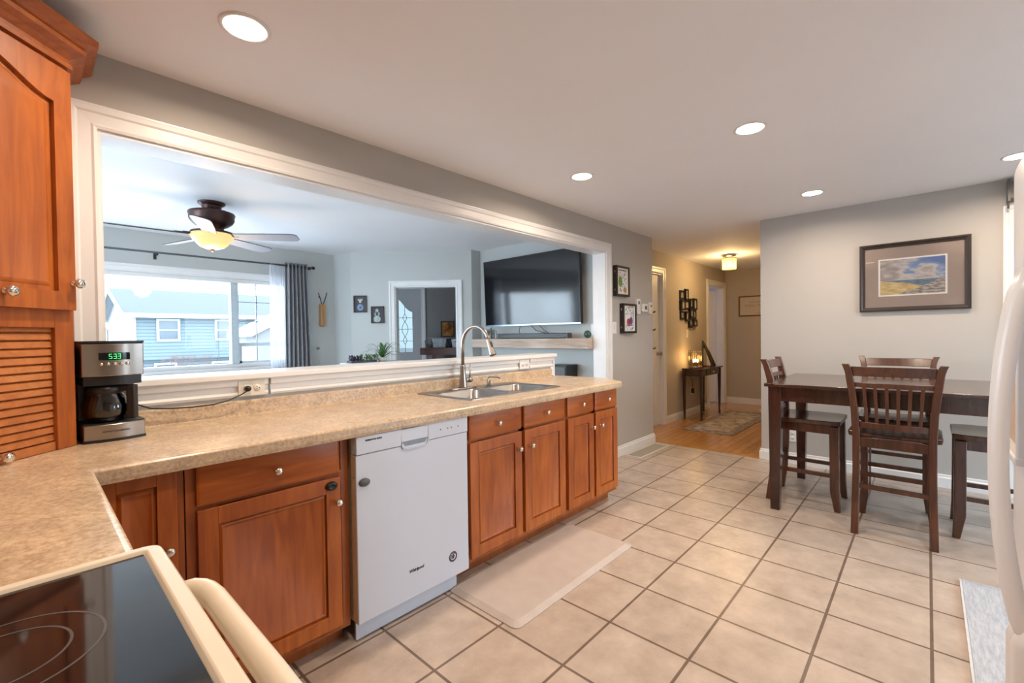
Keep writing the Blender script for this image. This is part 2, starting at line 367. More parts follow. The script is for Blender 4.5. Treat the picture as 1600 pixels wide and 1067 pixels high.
def text(name, body, size, M, mat, parent, ext=.0006, bold=0, align='CENTER', sx=1, shear=0):
    cu = bpy.data.curves.new(name, 'FONT'); cu.body = body; cu.size = size; cu.extrude = ext; cu.align_x = align; cu.align_y = 'CENTER'; cu.offset = bold; cu.shear = shear
    to = bpy.data.objects.new(name+'_tmp', cu); COL.objects.link(to); dg = bpy.context.evaluated_depsgraph_get(); dg.update()
    me = bpy.data.meshes.new_from_object(to.evaluated_get(dg)); bpy.data.objects.remove(to); bpy.data.curves.remove(cu)
    mb = MB(M @ Matrix.Diagonal((sx, 1, 1, 1))); mb.add([q.co for q in me.vertices], [tuple(p.vertices) for p in me.polygons]); bpy.data.meshes.remove(me)
    return finish(name, mb, mat, parent)
def frameM(origin, xdir, up=(0, 0, 1)):  # local x along xdir, local y = up, local z = out (x cross up)
    x = Vector(xdir).normalized(); y = Vector(up).normalized(); z = x.cross(y)
    m = Matrix((x, y, z)).transposed().to_4x4(); m.translation = Vector(origin); return m

# ------------------------------------------------------------------ room shell
ZC = 2.40
YD, YL = 2.375, 2.515          # divider wall faces
def wall(name, p0, p1, th, z0, z1, mat, holes=()):
    p0 = Vector((p0[0], p0[1], 0)); p1 = Vector((p1[0], p1[1], 0)); L_ = (p1-p0).length
    d = (p1-p0).normalized(); n = Vector((-d.y, d.x, 0)); m = Matrix((d, n, Vector((0, 0, 1)))).transposed().to_4x4(); m.translation = p0
    mb = MB(m); s0 = 0
    for (a, b, za, zb) in sorted(holes):
        if a > s0: mb.box(s0, a, 0, th, z0, z1)
        if za > z0: mb.box(a, b, 0, th, z0, za)
        if zb < z1: mb.box(a, b, 0, th, zb, z1)
        s0 = b
    if s0 < L_: mb.box(s0, L_, 0, th, z0, z1)
    return struct(name, mb, mat)
struct('floor', MB().box(-.75, 5.0, -2.75, 2.445, -.1, 0).box(5.0, 5.2, -2.75, 1.2, -.1, 0), M_floor)
struct('floor.001', MB().box(5.0, 10.2, 1.2, 2.84, -.1, 0).box(6.4, 10.2, 2.84, 6.0, -.1, 0), M_oak)
struct('floor.002', MB().box(-3.15, 5.0, 2.445, 6.0, -.1, 0).box(2.5, 6.4, 6.0, 8.0, -.1, 0), plain('pale_grey_bounce_floor', (.50, .50, .50), .4))  # floor out of view, greyed so less warm bounce reaches the ceiling
struct('ceiling', MB().box(-3.2, 10.2, -2.8, 8.2, ZC, ZC+.12), M_ceil)
# divider wall with the big opening; warm grey in the kitchen, blue grey towards the living room
OX0, OX1, OZ1 = .20, 3.965, 2.105
HX = 3.085                     # end of the half wall
wall('wall_divider', (-3.1, YD), (5.0, YD), .07, 0, ZC, M_wall, [(OX0+3.1, OX1+3.1, 0, OZ1)])
wall('wall_divider_living', (-3.1, YD+.07), (4.9, YD+.07), .07, 0, ZC, M_wall2, [(OX0+3.1, OX1+3.1, 0, OZ1)])
struct('wall_half', MB().box(OX0, HX, YD+.02, YL, 0, 1.085), M_wall2)
wall('wall_left', (-.55, -.95), (-.55, YD), .12, 0, ZC, M_wall)
wall('wall_back', (2.05, -.95), (-.67, -.95), .12, 0, ZC, M_wall)
wall('wall_alcove', (2.05, -2.6), (2.05, -.95), .12, 0, ZC, M_wall)
wall('wall_garden', (5.03, -2.6), (1.93, -2.6), .12, 0, ZC, M_wall, [(.6, 2.2, .03, 2.0)])
wall('wall_right', (5.03, 1.235), (5.03, -2.72), .13, 0, ZC, M_wall, [(1.735, 2.5, .03, 2.12)])
M_hall = plain('hall_wall_paint', (.48, .425, .35), .65, noise=.012, nscale=3)
wall('wall_hall_right', (8.8, 1.235), (5.16, 1.235), .12, 0, ZC, M_hall)
wall('wall_hall_end', (8.70, 2.84), (8.70, 1.1), .12, 0, ZC, M_hall)
wall('wall_hall_left', (5.0, 2.72), (8.70, 2.72), .12, 0, ZC, M_hall, [(.15, 1.03, 0, 2.10), (2.83, 3.60, 0, 2.09)])
struct('wall_jog', MB().box(4.9, 5.0, YL, 2.84, 0, ZC).box(4.9, 5.0, YD+.07, YL+.01, 0, ZC), M_wall)
# living room
P0, P1, P2, P3 = (2.84, 5.90), (2.90, 5.56), (3.94, 4.35), (4.10, 4.35)
wall('wall_window', (-3.0, 5.90), (2.95, 5.90), .14, 0, ZC, M_wall2, [(.6, 2.1, .95, 1.98), (2.4, 5.24, .95, 1.98)])
wall('wall_living_left', (-3.0, 2.5), (-3.0, 6.0), .12, 0, ZC, M_wall2, [(.5, 3.0, .5, 2.05)])
portal((-3.14, 4.25, 1.28), (0, -PI/2, 0), 1.5, 2.4)
wall('wall_corner', P0, P1, .12, 0, ZC, M_wall2)
wall('wall_diagonal', P1, P2, .12, 0, ZC, M_wall2, [(.586, 1.394, 0, 1.935)])
wall('wall_niche', P2, (4.30, 4.35), .12, 0, ZC, M_wall2)
wall('wall_tv', (4.10, 4.35), (4.10, YL), .12, 0, ZC, M_wall2)
# foyer behind the diagonal wall
DT = Vector((P2[0]-P1[0], P2[1]-P1[1], 0)).normalized(); DN = Vector((-DT.y, DT.x, 0))
def dp(t, off, z=0): q = Vector((P1[0], P1[1], 0))+DT*t+DN*off; return Vector((q.x, q.y, z))
M_foy = plain('foyer_wall_paint', (.27, .26, .26), .7, noise=.012)
wall('wall_foyer_back', dp(-1.0, 1.42), dp(2.3, 1.42), .12, 0, ZC, M_foy, [(.64, 1.59, 0, 2.05)])
wall('wall_foyer_left', dp(-.95, .12), dp(-.95, 1.42), .12, 0, ZC, M_foy)
wall('wall_foyer_right', dp(1.9, 1.42), dp(1.9, .24), .12, 0, ZC, M_foy)
# bedroom beyond the second hall door
wall('wall_bedroom_back', (7.0, 5.0), (10.0, 5.0), .12, 0, ZC, M_lav, [(.6, 1.8, .8, 2.0)])
wall('wall_bedroom_left', (7.2, 2.84), (7.2, 5.0), .1, 0, ZC, M_lav)
wall('wall_bedroom_right', (9.9, 5.0), (9.9, 2.84), .1, 0, ZC, M_lav)
struct('wall_bedroom_front', MB().box(8.82, 10.0, 2.72, 2.84, 0, ZC), M_lav)
# baseboards
BB = [(0, 0), (0, .105), (.006, .105), (.010, .098), (.010, .085), (.017, .078), (.017, 0)]
def bboard(name, path):
    return struct(name, MB().sweep([(x, y, 0) for x, y in path], [(-a, b) for a, b in BB], (0, 0, 1)), M_white)
bboard('baseboard_divider', [(4.06, YD), (5.0, YD), (5.0, 2.70)])
bboard('baseboard_right', [(5.16, 1.235), (5.03, 1.235), (5.03, -.40)])
bboard('baseboard_hall_left', [(6.13, 2.72), (7.73, 2.72)])
bboard('baseboard_hall_end', [(8.70, 2.70), (8.70, 1.25)])
bboard('baseboard_tv', [(4.10, 4.34), (4.10, 2.53)])
# casings: sweep of a moulded profile round an opening
CS = [(0, 0), (0, .012), (.010, .016), (.018, .012), (.055, .014), (.062, .020), (.078, .022), (.084, .018), (.090, .018), (.090, 0)]
def casing(name, path, nrm, w=1.0, flip=False, parent=None, mat=None):
    return finish(name, MB().sweep(path, [((-a if flip else a)*w, b) for a, b in CS], nrm), mat or M_white, parent, kind='structure' if parent is None else None)
casing('trim_1', [(OX0, YD, 1.085), (OX0, YD, OZ1), (OX1, YD, OZ1), (OX1, YD, 0)], (0, -1, 0))
struct('trim_2', MB().box(OX0, OX1, YD, YL+.006, OZ1-.012, OZ1).box(OX0-.001, OX0+.012, YD, YL+.006, 1.115, OZ1-.012)
       .box(OX1-.012, OX1+.001, YD, YL+.006, 0, OZ1-.012), M_white)                        # jamb lining
# half-wall cap, moulding and boards
t = struct('trim_3', MB().box(.205, HX+.03, YD-.022, YL+.10, 1.088, 1.118), M_white, bevel=.006)
hb = MB()
prof = [(0, 1.088), (.022, 1.088), (.022, 1.060), (.008, 1.056), (.008, 1.032), (.014, 1.028), (.018, 1.018), (.014, 1.008), (.006, 1.004), (0, 1.004)]
for x0, x1 in ((.205, .800), (.812, 2.765), (2.777, HX+.012)):
    hb.sweep([(x0, YD+.018, 0), (x1, YD+.018, 0)], [(-a, b) for a, b in prof], (0, 0, 1))
struct('trim_4', hb, M_white)
struct('trim_5', MB().box(HX, HX+.018, YD-.002, YL+.01, 0, 1.087).box(HX-.035, HX+.0, YD+.0, YD+.019, .93, 1.004), M_white)
struct('trim_6', MB().box(.205, HX-.036, YD+.010, YD+.0185, .96, 1.006), plain('bare_wall_strip', (.42, .41, .40), .7))
# diagonal doorway casing
casing('trim_7', [dp(.586, 0, 0), dp(.586, 0, 1.935), dp(1.394, 0, 1.935), dp(1.394, 0, 0)], -DN, .85)
m_ = MB()
for t0, t1, z0, z1 in ((.586, .598, 0, 1.935), (1.382, 1.394, 0, 1.935), (.598, 1.382, 1.923, 1.935)):
    m_.add([dp(a, b, c) for c in (z0, z1) for a, b in ((t0, 0), (t1, 0), (t1, .125), (t0, .125))], [(3, 2, 1, 0), (4, 5, 6, 7), (0, 1, 5, 4), (1, 2, 6, 5), (2, 3, 7, 6), (3, 0, 4, 7)])
struct('trim_8', m_, M_white)

# ------------------------------------------------------------------ doors of the shell
def hinge(mb, x, y, z): mb.box(x-.006, x+.006, y-.006, y+.006, z, z+.09)
# hall door 1 (closed)
d1 = struct('door_1', MB().box(5.165, 6.015, 2.755, 2.795, .005, 2.085), M_doorw)
struct('panel', MB().box(5.28, 5.55, 2.747, 2.756, .2, .95).box(5.63, 5.90, 2.747, 2.756, .2, .95).box(5.28, 5.55, 2.747, 2.756, 1.1, 1.95).box(5.63, 5.90, 2.747, 2.756, 1.1, 1.95), M_doorw, d1, bevel=.004)
struct('knob', MB().lathe([(.026, 0), (.026, .006), (.010, .012), (.010, .035), (.026, .045), (.028, .058), (.02, .068), (0, .07)], (5.94, 2.755, 1.0), 16, '-y'), M_nick, d1)
casing('trim_9', [(5.15, 2.72, 0), (5.15, 2.72, 2.10), (6.03, 2.72, 2.10), (6.03, 2.72, 0)], (0, -1, 0), 1.0)
struct('trim_10', MB().box(6.018, 6.031, 2.72, 2.84, 0, 2.10).box(5.15, 5.162, 2.72, 2.84, 0, 2.10).box(5.162, 6.018, 2.72, 2.84, 2.088, 2.10), M_white)
# hall door 2 (ajar into the bedroom)
casing('trim_11', [(7.83, 2.72, 0), (7.83, 2.72, 2.09), (8.60, 2.72, 2.09), (8.60, 2.72, 0)], (0, -1, 0), 1.0)
struct('trim_12', MB().box(7.83, 7.842, 2.72, 2.84, 0, 2.09).box(8.588, 8.60, 2.72, 2.84, 0, 2.09).box(7.842, 8.588, 2.72, 2.84, 2.078, 2.09), M_white)
a_ = math.radians(118); hx, hy = 8.585, 2.845; Mh = Matrix.Translation((hx, hy, 0)) @ Matrix.Rotation(a_, 4, 'Z')
d2 = struct('door_2', MB(Mh).box(0, .74, -.035, 0, .01, 2.075), M_doorw)
struct('knob', MB(Mh).lathe([(.026, 0), (.026, .006), (.010, .012), (.010, .035), (.026, .045), (.028, .058), (.02, .068), (0, .07)], (.68, 0, 1.0), 16, 'y'), M_nick, d2)
# front door with leaded glass
FD = frameM(dp(-.359, 1.45, 0), DT); w_, h_ = .948, 2.049    # local x along wall, y up, z towards viewer (-DN)
glx0, glx1, gz0 = .18, .80, 1.03
def arch(x):   # top edge of the lite (an eyebrow/ogee curve)
    u_ = abs(x-.49)/.31; return 1.69+.25*(.5+.5*math.cos(PI*min(1, u_*1.0)))
mb = MB(FD); cx = [glx0+(glx1-glx0)*i/16 for i in range(17)]
mb.box(0, glx0, 0, h_, -.02, .02); mb.box(glx1, w_, 0, h_, -.02, .02); mb.box(glx0, glx1, 0, gz0, -.02, .02)
for a, b in zip(cx[:-1], cx[1:]):
    za, zb = arch(a), arch(b); mb.add([(a, za, -.02), (b, zb, -.02), (b, h_, -.02), (a, h_, -.02), (a, za, .02), (b, zb, .02), (b, h_, .02), (a, h_, .02)],
                                      [(3, 2, 1, 0), (4, 5, 6, 7), (0, 1, 5, 4), (2, 3, 7, 6)])
d3 = struct('door_3', mb, M_lint)
mb = MB(FD); mb.add([(a, gz0, 0) for a in cx]+[(a, arch(a), 0) for a in cx], [(i, i+1, 18+i, 17+i) for i in range(16)]); struct('pane', mb, M_lglass, d3)
mb = MB(FD)
for xc in (.49, .67, .31):
    z = gz0; amp, hh = (.045, .20)
    def lens(z0, z1, am):
        for sg in (-1, 1): mb.tube([(xc+sg*am*math.sin(PI*i/10), z0+(z1-z0)*i/10, .006) for i in range(11)], .004, 5)
    mb.tube([(xc, gz0, .006), (xc, gz0+.13, .006)], .004, 5); lens(gz0+.13, gz0+.25, .03); lens(gz0+.25, gz0+.50, .05); lens(gz0+.50, gz0+.62, .03)
    mb.tube([(xc, gz0+.62, .006), (xc, arch(xc), .006)], .004, 5)
for z in (gz0+.18, gz0+.375, gz0+.56): mb.tube([(glx0, z, .006), (glx1, z, .006)], .003, 5)
mb.tube([(a, arch(a), .008) for a in cx], .006, 5); mb.tube([(glx0, gz0, .008), (glx0, arch(glx0), .008)], .006, 5); mb.tube([(glx1, gz0, .008), (glx1, arch(glx1), .008)], .006, 5)
struct('leading', mb, M_came, d3)
mb = MB(FD)
for z in (.25, 1.06, 1.72): mb.box(w_-.004, w_+.012, z, z+.10, .012, .026)
struct('hinge', mb, M_came, d3)
casing('trim_13', [dp(-.36, 1.42, 0), dp(-.36, 1.42, 2.05), dp(.59, 1.42, 2.05), dp(.59, 1.42, 0)], -DN, .8, mat=M_doorw)

# ------------------------------------------------------------------ windows
def window(name, x0, x1, z0, z1, y, parts, outward=1):
    """frame rectangle in a wall along X; parts = list of (xa, xb, za, zb) lites"""
    mb = MB(); f = .045
    ya, yb = (y, y+.09*outward)
    mb.box(x0, x0+f, ya, yb, z0, z1).box(x1-f, x1, ya, yb, z0, z1).box(x0+f, x1-f, ya, yb, z0, z0+f).box(x0+f, x1-f, ya, yb, z1-f, z1)
    w = struct(name, mb, M_white, bevel=.004); return w
wy = 5.93
win = window('window_1', -.6, 2.24, .95, 1.98, wy, [])
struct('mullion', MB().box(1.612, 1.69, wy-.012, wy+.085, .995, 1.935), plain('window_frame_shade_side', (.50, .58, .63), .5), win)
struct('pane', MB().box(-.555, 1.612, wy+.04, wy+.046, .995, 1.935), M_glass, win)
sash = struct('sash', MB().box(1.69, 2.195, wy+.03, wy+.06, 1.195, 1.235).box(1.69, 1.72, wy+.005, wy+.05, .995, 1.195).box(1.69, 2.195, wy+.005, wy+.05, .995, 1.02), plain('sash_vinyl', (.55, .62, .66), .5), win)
struct('pane', MB().box(1.69, 2.195, wy+.045, wy+.05, .995, 1.935), M_glass, win)
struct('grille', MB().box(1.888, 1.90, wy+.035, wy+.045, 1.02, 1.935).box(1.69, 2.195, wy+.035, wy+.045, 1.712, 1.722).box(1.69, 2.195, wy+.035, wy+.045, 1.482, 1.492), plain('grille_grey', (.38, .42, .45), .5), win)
casing('trim_14', [(-.6, 5.90, .95), (-.6, 5.90, 1.98), (2.24, 5.90, 1.98), (2.24, 5.90, .95)], (0, -1, 0), .85)
struct('trim_15', MB().box(-.68, 2.32, 5.84, 5.93, .925, .95), M_white)
w2 = window('added_window_2', -2.4, -.9, .95, 1.98, wy, [])  # out-of-view window, added to bring more daylight into the living room
struct('pane', MB().box(-2.355, -.945, wy+.04, wy+.046, .995, 1.935), M_glass, w2)
casing('trim_16', [(-2.4, 5.90, .95), (-2.4, 5.90, 1.98), (-.9, 5.90, 1.98), (-.9, 5.90, .95)], (0, -1, 0), .85)
mb = MB(); mb.box(-3.09, -3.03, 3.0, 3.06, .5, 2.05).box(-3.09, -3.03, 5.44, 5.5, .5, 2.05).box(-3.09, -3.03, 4.22, 4.28, .56, 1.99).box(-3.09, -3.03, 3.06, 5.44, .5, .56).box(-3.09, -3.03, 3.06, 5.44, 1.99, 2.05)
w6 = struct('added_window_6', mb, M_white)  # unseen big window, added to brighten the living room from the left
struct('pane', MB().box(-3.07, -3.064, 3.06, 5.44, .56, 1.99), M_glass, w6)
# patio door in the garden wall, glazed door in the right wall, bedroom window
w3 = window('window_3', 2.83, 4.43, .03, 2.0, -2.64, [], -1)
struct('mullion', MB().box(3.59, 3.67, -2.72, -2.65, .075, 1.955), M_white, w3)
struct('pane', MB().box(2.875, 4.385, -2.69, -2.685, .075, 1.955), M_glass, w3)
casing('trim_17', [(4.43, -2.6, .0), (4.43, -2.6, 2.0), (2.83, -2.6, 2.0), (2.83, -2.6, .0)], (0, 1, 0), .9)
mb = MB(); y0, y1 = -.5, -1.265
mb.box(5.06, 5.13, y0-.06, y0, .03, 2.12).box(5.06, 5.13, y1, y1+.06, .03, 2.12).box(5.06, 5.13, y1+.06, y0-.06, 2.06, 2.12).box(5.06, 5.13, y1+.06, y0-.06, .03, .12)
w4 = struct('window_4', mb, M_white, bevel=.004)
struct('pane', MB().box(5.09, 5.096, y1+.06, y0-.06, .12, 2.06), M_glass, w4)
casing('trim_18', [(5.03, y0, 0), (5.03, y0, 2.12), (5.03, y1, 2.12), (5.03, y1, 0)], (-1, 0, 0), .9)
w5 = window('window_5', 7.6, 8.8, .8, 2.0, 5.02, [])
struct('pane', MB().box(7.645, 8.755, 5.06, 5.066, .845, 1.955), M_glass, w5)

# ------------------------------------------------------------------ kitchen cabinets
FY, DY = 1.765, 1.745          # face frame front, door/drawer front
def knob(par, x, y, z, dirv=(0, -1, 0), name='knob', s=1.0):
    d = Vector(dirv).normalized(); q = d.to_track_quat('Z', 'Y').to_matrix().to_4x4(); q.translation = Vector((x, y, z))
    finish(name, MB(q).lathe([(.0085*s, 0), (.0085*s, .003), (.0055*s, .006), (.0055*s, .013), (.0125*s, .018), (.0155*s, .023), (.0145*s, .029), (.009*s, .033), (.006*s, .034), (0, .034)], n=18), M_chrome, par)
def panel_door(mb, w, h, t=.020, rail=.058, arch_h=0):
    """local x 0..w, z 0..h, front at y=0, back at y=t; recessed raised panel"""
    r_ = rail
    mb.box(0, r_, 0, t, 0, h).box(w-r_, w, 0, t, 0, h).box(r_, w-r_, 0, t, 0, r_)
    x0, x1, z0, z1 = r_, w-r_, r_, h-r_
    if not arch_h:
        mb.box(r_, w-r_, 0, t, h-r_, h)
        mb.add([(x0, .011, z0), (x1, .011, z0), (x1, .011, z1), (x0, .011, z1), (x0+.012, .004, z0+.012), (x1-.012, .004, z0+.012), (x1-.012, .004, z1-.012), (x0+.012, .004, z1-.012),
                (x0+.020, .009, z0+.020), (x1-.020, .009, z0+.020), (x1-.020, .009, z1-.020), (x0+.020, .009, z1-.020)],
               [(0, 1, 5, 4), (1, 2, 6, 5), (2, 3, 7, 6), (3, 0, 4, 7), (4, 5, 9, 8), (5, 6, 10, 9), (6, 7, 11, 10), (7, 4, 8, 11), (8, 9, 10, 11)])
    else:
        n = 18; xs = [x0+(x1-x0)*i/n for i in range(n+1)]
        def az(x):
            q = abs(x-w/2)/((x1-x0)/2); return z1-arch_h*(.5-.5*math.cos(PI*min(1, max(0, (q-.12)/.88))))
        for a, b in zip(xs[:-1], xs[1:]):
            mb.add([(a, 0, az(a)), (b, 0, az(b)), (b, 0, h), (a, 0, h), (a, t, az(a)), (b, t, az(b)), (b, t, h), (a, t, h)], [(0, 1, 2, 3), (7, 6, 5, 4), (0, 4, 5, 1), (3, 2, 6, 7)])
            mb.add([(a, .013, z0), (b, .013, z0), (b, .013, az(b)), (a, .013, az(a))], [(0, 1, 2, 3)])
        bd = [(x0+.014, z0+.014), (x1-.014, z0+.014)]+[(min(max(x, x0+.014), x1-.014), az(x)-.014) for x in xs[::-1]]
        bi = [(x0+.030, z0+.030), (x1-.030, z0+.030)]+[(min(max(x, x0+.030), x1-.030), az(x)-.032) for x in xs[::-1]]
        k = len(bd); mb.add([(p[0], .013, p[1]) for p in bd]+[(p[0], .005, p[1]) for p in bi], [(i, (i+1) % k, k+(i+1) % k, k+i) for i in range(k)]+[tuple(k+i for i in range(k))])
def drawer_front(mb, w, h, t=.02):
    mb.box(0, w, .006, t, 0, h); mb.add([(0, .006, 0), (w, .006, 0), (w, .006, h), (0, .006, h), (.010, 0, .010), (w-.010, 0, .010), (w-.010, 0, h-.010), (.010, 0, h-.010)],
                                        [(0, 1, 5, 4), (1, 2, 6, 5), (2, 3, 7, 6), (3, 0, 4, 7), (4, 5, 6, 7)])
def base_cab(label, x0, x1, drs, kick_end=False, fronts=True, catg='cabinet', group=None):
    t = thing('base_cabinet', label, catg, ((x0+x1)/2, 2.0, 0), 0, group)
    b = MB(); b.box(x0, x0+.018, FY+.018, 2.36, .10, .878).box(x1-.018, x1, FY+.018, 2.36, .10, .878).box(x0+.018, x1-.018, FY+.018, 2.36, .10, .118).box(x0+.018, x1-.018, 2.345, 2.36, .118, .878)
    finish('body', b, M_cab, t)
    f = MB(); f.box(x0, x1, FY, FY+.018, .085, .125).box(x0, x1, FY, FY+.018, .858, .884).box(x0, x0+.03, FY, FY+.018, .125, .858).box(x1-.03, x1, FY, FY+.018, .125, .858).box(x0+.03, x1-.03, FY, FY+.018, .712, .74)
    for q in drs[:-1]: f.box(q[1]-.012, q[1]+.045, FY, FY+.018, .125, .858)
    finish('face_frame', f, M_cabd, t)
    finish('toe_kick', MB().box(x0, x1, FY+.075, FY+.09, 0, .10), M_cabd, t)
    for (a, b_, kx, side) in drs:
        dm = MB(Matrix.Translation((a, DY, .733))); drawer_front(dm, b_-a, .145); d = finish('drawer', dm, M_cabh, t, bevel=.002); knob(d, (a+b_)/2, DY, .80)
        pm = MB(Matrix.Translation((a, DY, .112))); panel_door(pm, b_-a, .606); p = finish('door', pm, M_cab, t, bevel=.0015); knob(p, kx, DY, .622)
    return t
c1 = base_cab('cherry base cabinet with one drawer and door, left of the white dishwasher', .338, .892, [(.366, .851, .834, 0)])
base_cab('cherry sink base cabinet with two drawer fronts and two doors beneath the sink', 1.518, 2.402, [(1.553, 1.958, 1.925, 0), (1.985, 2.384, 2.035, 0)])
base_cab('narrow cherry base cabinet with two doors at the walkway end of the counter', 2.402, 3.068, [(2.422, 2.730, 2.706, 0), (2.757, 3.060, 2.815, 0)])
# child lock on the first door
lk = finish('cabinet_lock', MB().lathe([(.024, 0), (.024, .008), (.019, .014), (.010, .014), (.008, .010), (0, .010)], (.812, DY-.0, .690), 24, '-y', sx=1, sy=.72), M_black)
tag(lk, 'black oval child lock stuck near the top corner of the cabinet door left of dishwasher', 'child lock')
# inside-corner cabinet: its door faces the room beside the drawer cabinet
t = thing('corner_cabinet', 'cherry corner base cabinet with one narrow door in the angle of the counter', 'cabinet', (-.1, 2.05, 0))
finish('body', MB().prism([(-.54, 1.15), (.075, 1.15), (.075, FY+.02), (.318, FY+.02), (.318, 2.36), (-.54, 2.36)], .10, .878), M_cab, t)
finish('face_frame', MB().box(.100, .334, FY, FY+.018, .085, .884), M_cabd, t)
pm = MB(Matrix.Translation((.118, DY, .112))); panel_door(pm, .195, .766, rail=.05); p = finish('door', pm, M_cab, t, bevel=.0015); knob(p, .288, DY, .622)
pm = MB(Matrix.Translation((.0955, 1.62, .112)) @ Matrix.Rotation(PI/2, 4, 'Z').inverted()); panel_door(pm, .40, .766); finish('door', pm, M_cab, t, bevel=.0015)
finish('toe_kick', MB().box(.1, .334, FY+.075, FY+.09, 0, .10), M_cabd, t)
# countertop ---------------------------------------------------------
CT0, CT1 = .882, .922
t = thing('countertop', 'speckled beige laminate L-shaped worktop with rolled front edge, holding the sink', 'countertop', (.8, 2.0, CT0))
SX0, SX1, SY0, SY1 = 1.660, 2.478, 1.862, 2.335      # sink cut-out
e_ = .018; CX = .120; CYF = 1.700; CEX = 3.055
slab = MB()
slab.prism([(-.549, .985), (CX-e_, .985), (CX-e_, CYF+e_), (SX0, CYF+e_), (SX0, YD), (-.549, YD)], CT0, CT1)
slab.prism([(SX1, CYF+e_), (CEX-.01, CYF+e_), (CEX+.115, CYF+.19), (CEX+.135, 2.10), (CEX+.10, 2.46), (HX+.02, 2.46), (HX+.02, YD+.01), (SX1, YD+.01)], CT0, CT1)
slab.box(SX0, SX1, CYF+e_, SY0, CT0, CT1).box(SX0, SX1, SY1, YD+.01, CT0, CT1)
er = [(0, CT1)]+[(-.0-e_*math.sin(a)*1.0, CT1-.010+.010*math.cos(a)) for a in [PI*i/12 for i in range(1, 7)]]+[(-e_, CT0+.004), (-e_*.8, CT0-.008), (0, CT0-.008)]
slab.sweep([(CX-e_, .985, 0), (CX-e_, CYF+e_, 0), (CEX-.01, CYF+e_, 0), (CEX+.115, CYF+.19, 0), (CEX+.135, 2.10, 0), (CEX+.10, 2.46, 0)], [(a, b) for a, b in er], (0, 0, 1))
finish('slab', slab, M_lam, t)
bs = MB(); bs.box(-.53, HX-.036, YD-.0, YD+.0185, CT1, .985)
bs.sweep([(.12, YD, 0), (HX-.036, YD, 0)], [(.0, CT1), (.0, .985), (-.002, .990), (-.006, .992), (-.010, .990), (-.012, .984), (-.012, CT1+.004), (-.018, CT1)], (0, 0, 1))
finish('backsplash', bs, M_lam, t)
# sink ---------------------------------------------------------------
t = thing('kitchen_sink', 'stainless steel double-bowl sink set into the beige worktop', 'sink', (2.07, 2.1, .70))
zt = CT1+.004
def rrect(x0, x1, y0, y1, rad, z, n=5):
    out = []
    for cx_, cy_, a0 in ((x1-rad, y1-rad, 0), (x0+rad, y1-rad, PI/2), (x0+rad, y0+rad, PI), (x1-rad, y0+rad, 3*PI/2)):
        for i in range(n+1): a = a0+PI/2*i/n; out.append((cx_+rad*math.cos(a), cy_+rad*math.sin(a), z))
    return out
bowls = [(1.685, 2.045, 1.888, 2.235), (2.090, 2.452, 1.888, 2.235)]
mb = MB(); o0 = (1.650, 2.488, 1.852, 2.345)
# deck: outer rim, and rim strips around each bowl (bowls as rings lofted downwards)
K = 24
for (bx0, bx1, by0, by1), (cx0, cx1) in zip(bowls, ((o0[0], 2.0675), (2.0675, o0[1]))):
    A = rrect(cx0, cx1, o0[2], o0[3], .002 , zt); rad0 = [(bx0, bx1, by0, by1, .055, zt), (bx0+.006, bx1-.006, by0+.006, by1-.006, .052, zt-.008), (bx0+.014, bx1-.014, by0+.014, by1-.014, .050, zt-.165), (bx0+.05, bx1-.05, by0+.05, by1-.05, .045, zt-.185)]
    rings = [A]+[rrect(*q[:4], q[4], q[5]) for q in rad0]; n = len(A); vs = sum(rings, []); fs = [(i*n+k, i*n+(k+1) % n, (i+1)*n+(k+1) % n, (i+1)*n+k) for i in range(len(rings)-1) for k in range(n)]
    fs.append(tuple((len(rings)-1)*n+k for k in range(n))); mb.add(vs, fs, True)
mb.sweep(rrect(*o0, .02, zt)[::-1], [(0, 0), (.003, .001), (.006, -.003), (.006, -.0045), (0, -.0045)], (0, 0, 1), closed=True, smooth=True)
finish('basin', mb, M_sink, t)
for (bx0, bx1, by0, by1) in bowls:
    finish('drain', MB().lathe([(.0, .002), (.018, .002), (.02, .005), (.042, .006), (.046, .001)], ((bx0+bx1)/2, (by0+by1)/2, zt-.186), 24, caps=False), M_nick, t)
# faucet
fx, fy = 1.992, 2.300; z0 = zt
t = thing('faucet', 'tall brushed nickel gooseneck pull-down faucet behind the sink', 'faucet', (fx, fy, z0))
finish('base_plate', MB().add([(fx+.125*math.cos(2*PI*i/32), fy+.028*math.sin(2*PI*i/32), z0+h) for h in (0, .007) for i in range(32)], [tuple(range(32))[::-1], tuple(range(32, 64))]+[(i, (i+1) % 32, 32+(i+1) % 32, 32+i) for i in range(32)]), M_steel, t, bevel=.002)
finish('body', MB().lathe([(.030, .007), (.029, .012), (.0275, .02), (.023, .06), (.0195, .10), (.0175, .145), (.0180, .150), (.0165, .156), (.0135, .160)], (fx, fy, z0), 24), M_steel, t)
pts = [(fx, fy, z0+.155), (fx, fy, z0+.288)]; R_ = .128
for i in range(1, 17): a = PI*i/16*.90; pts.append((fx, fy-R_+R_*math.cos(a), z0+.288+R_*math.sin(a)))
spout = finish('spout', MB().tube(pts, .0115, 16), M_steel, t)
e1 = Vector(pts[-1]); dv = (Vector(pts[-1])-Vector(pts[-2])).normalized(); q = dv.to_track_quat('Z', 'Y').to_matrix().to_4x4(); q.translation = e1
sh = finish('spray_head', MB(q).lathe([(.0125, -.004), (.0135, 0), (.0145, .03), (.018, .075), (.0215, .100), (.0215, .106), (.017, .107)], n=20), M_steel, t)
finish('spray_button', MB(q).box(-.006, .006, .011, .0185, .02, .055), M_black, sh)
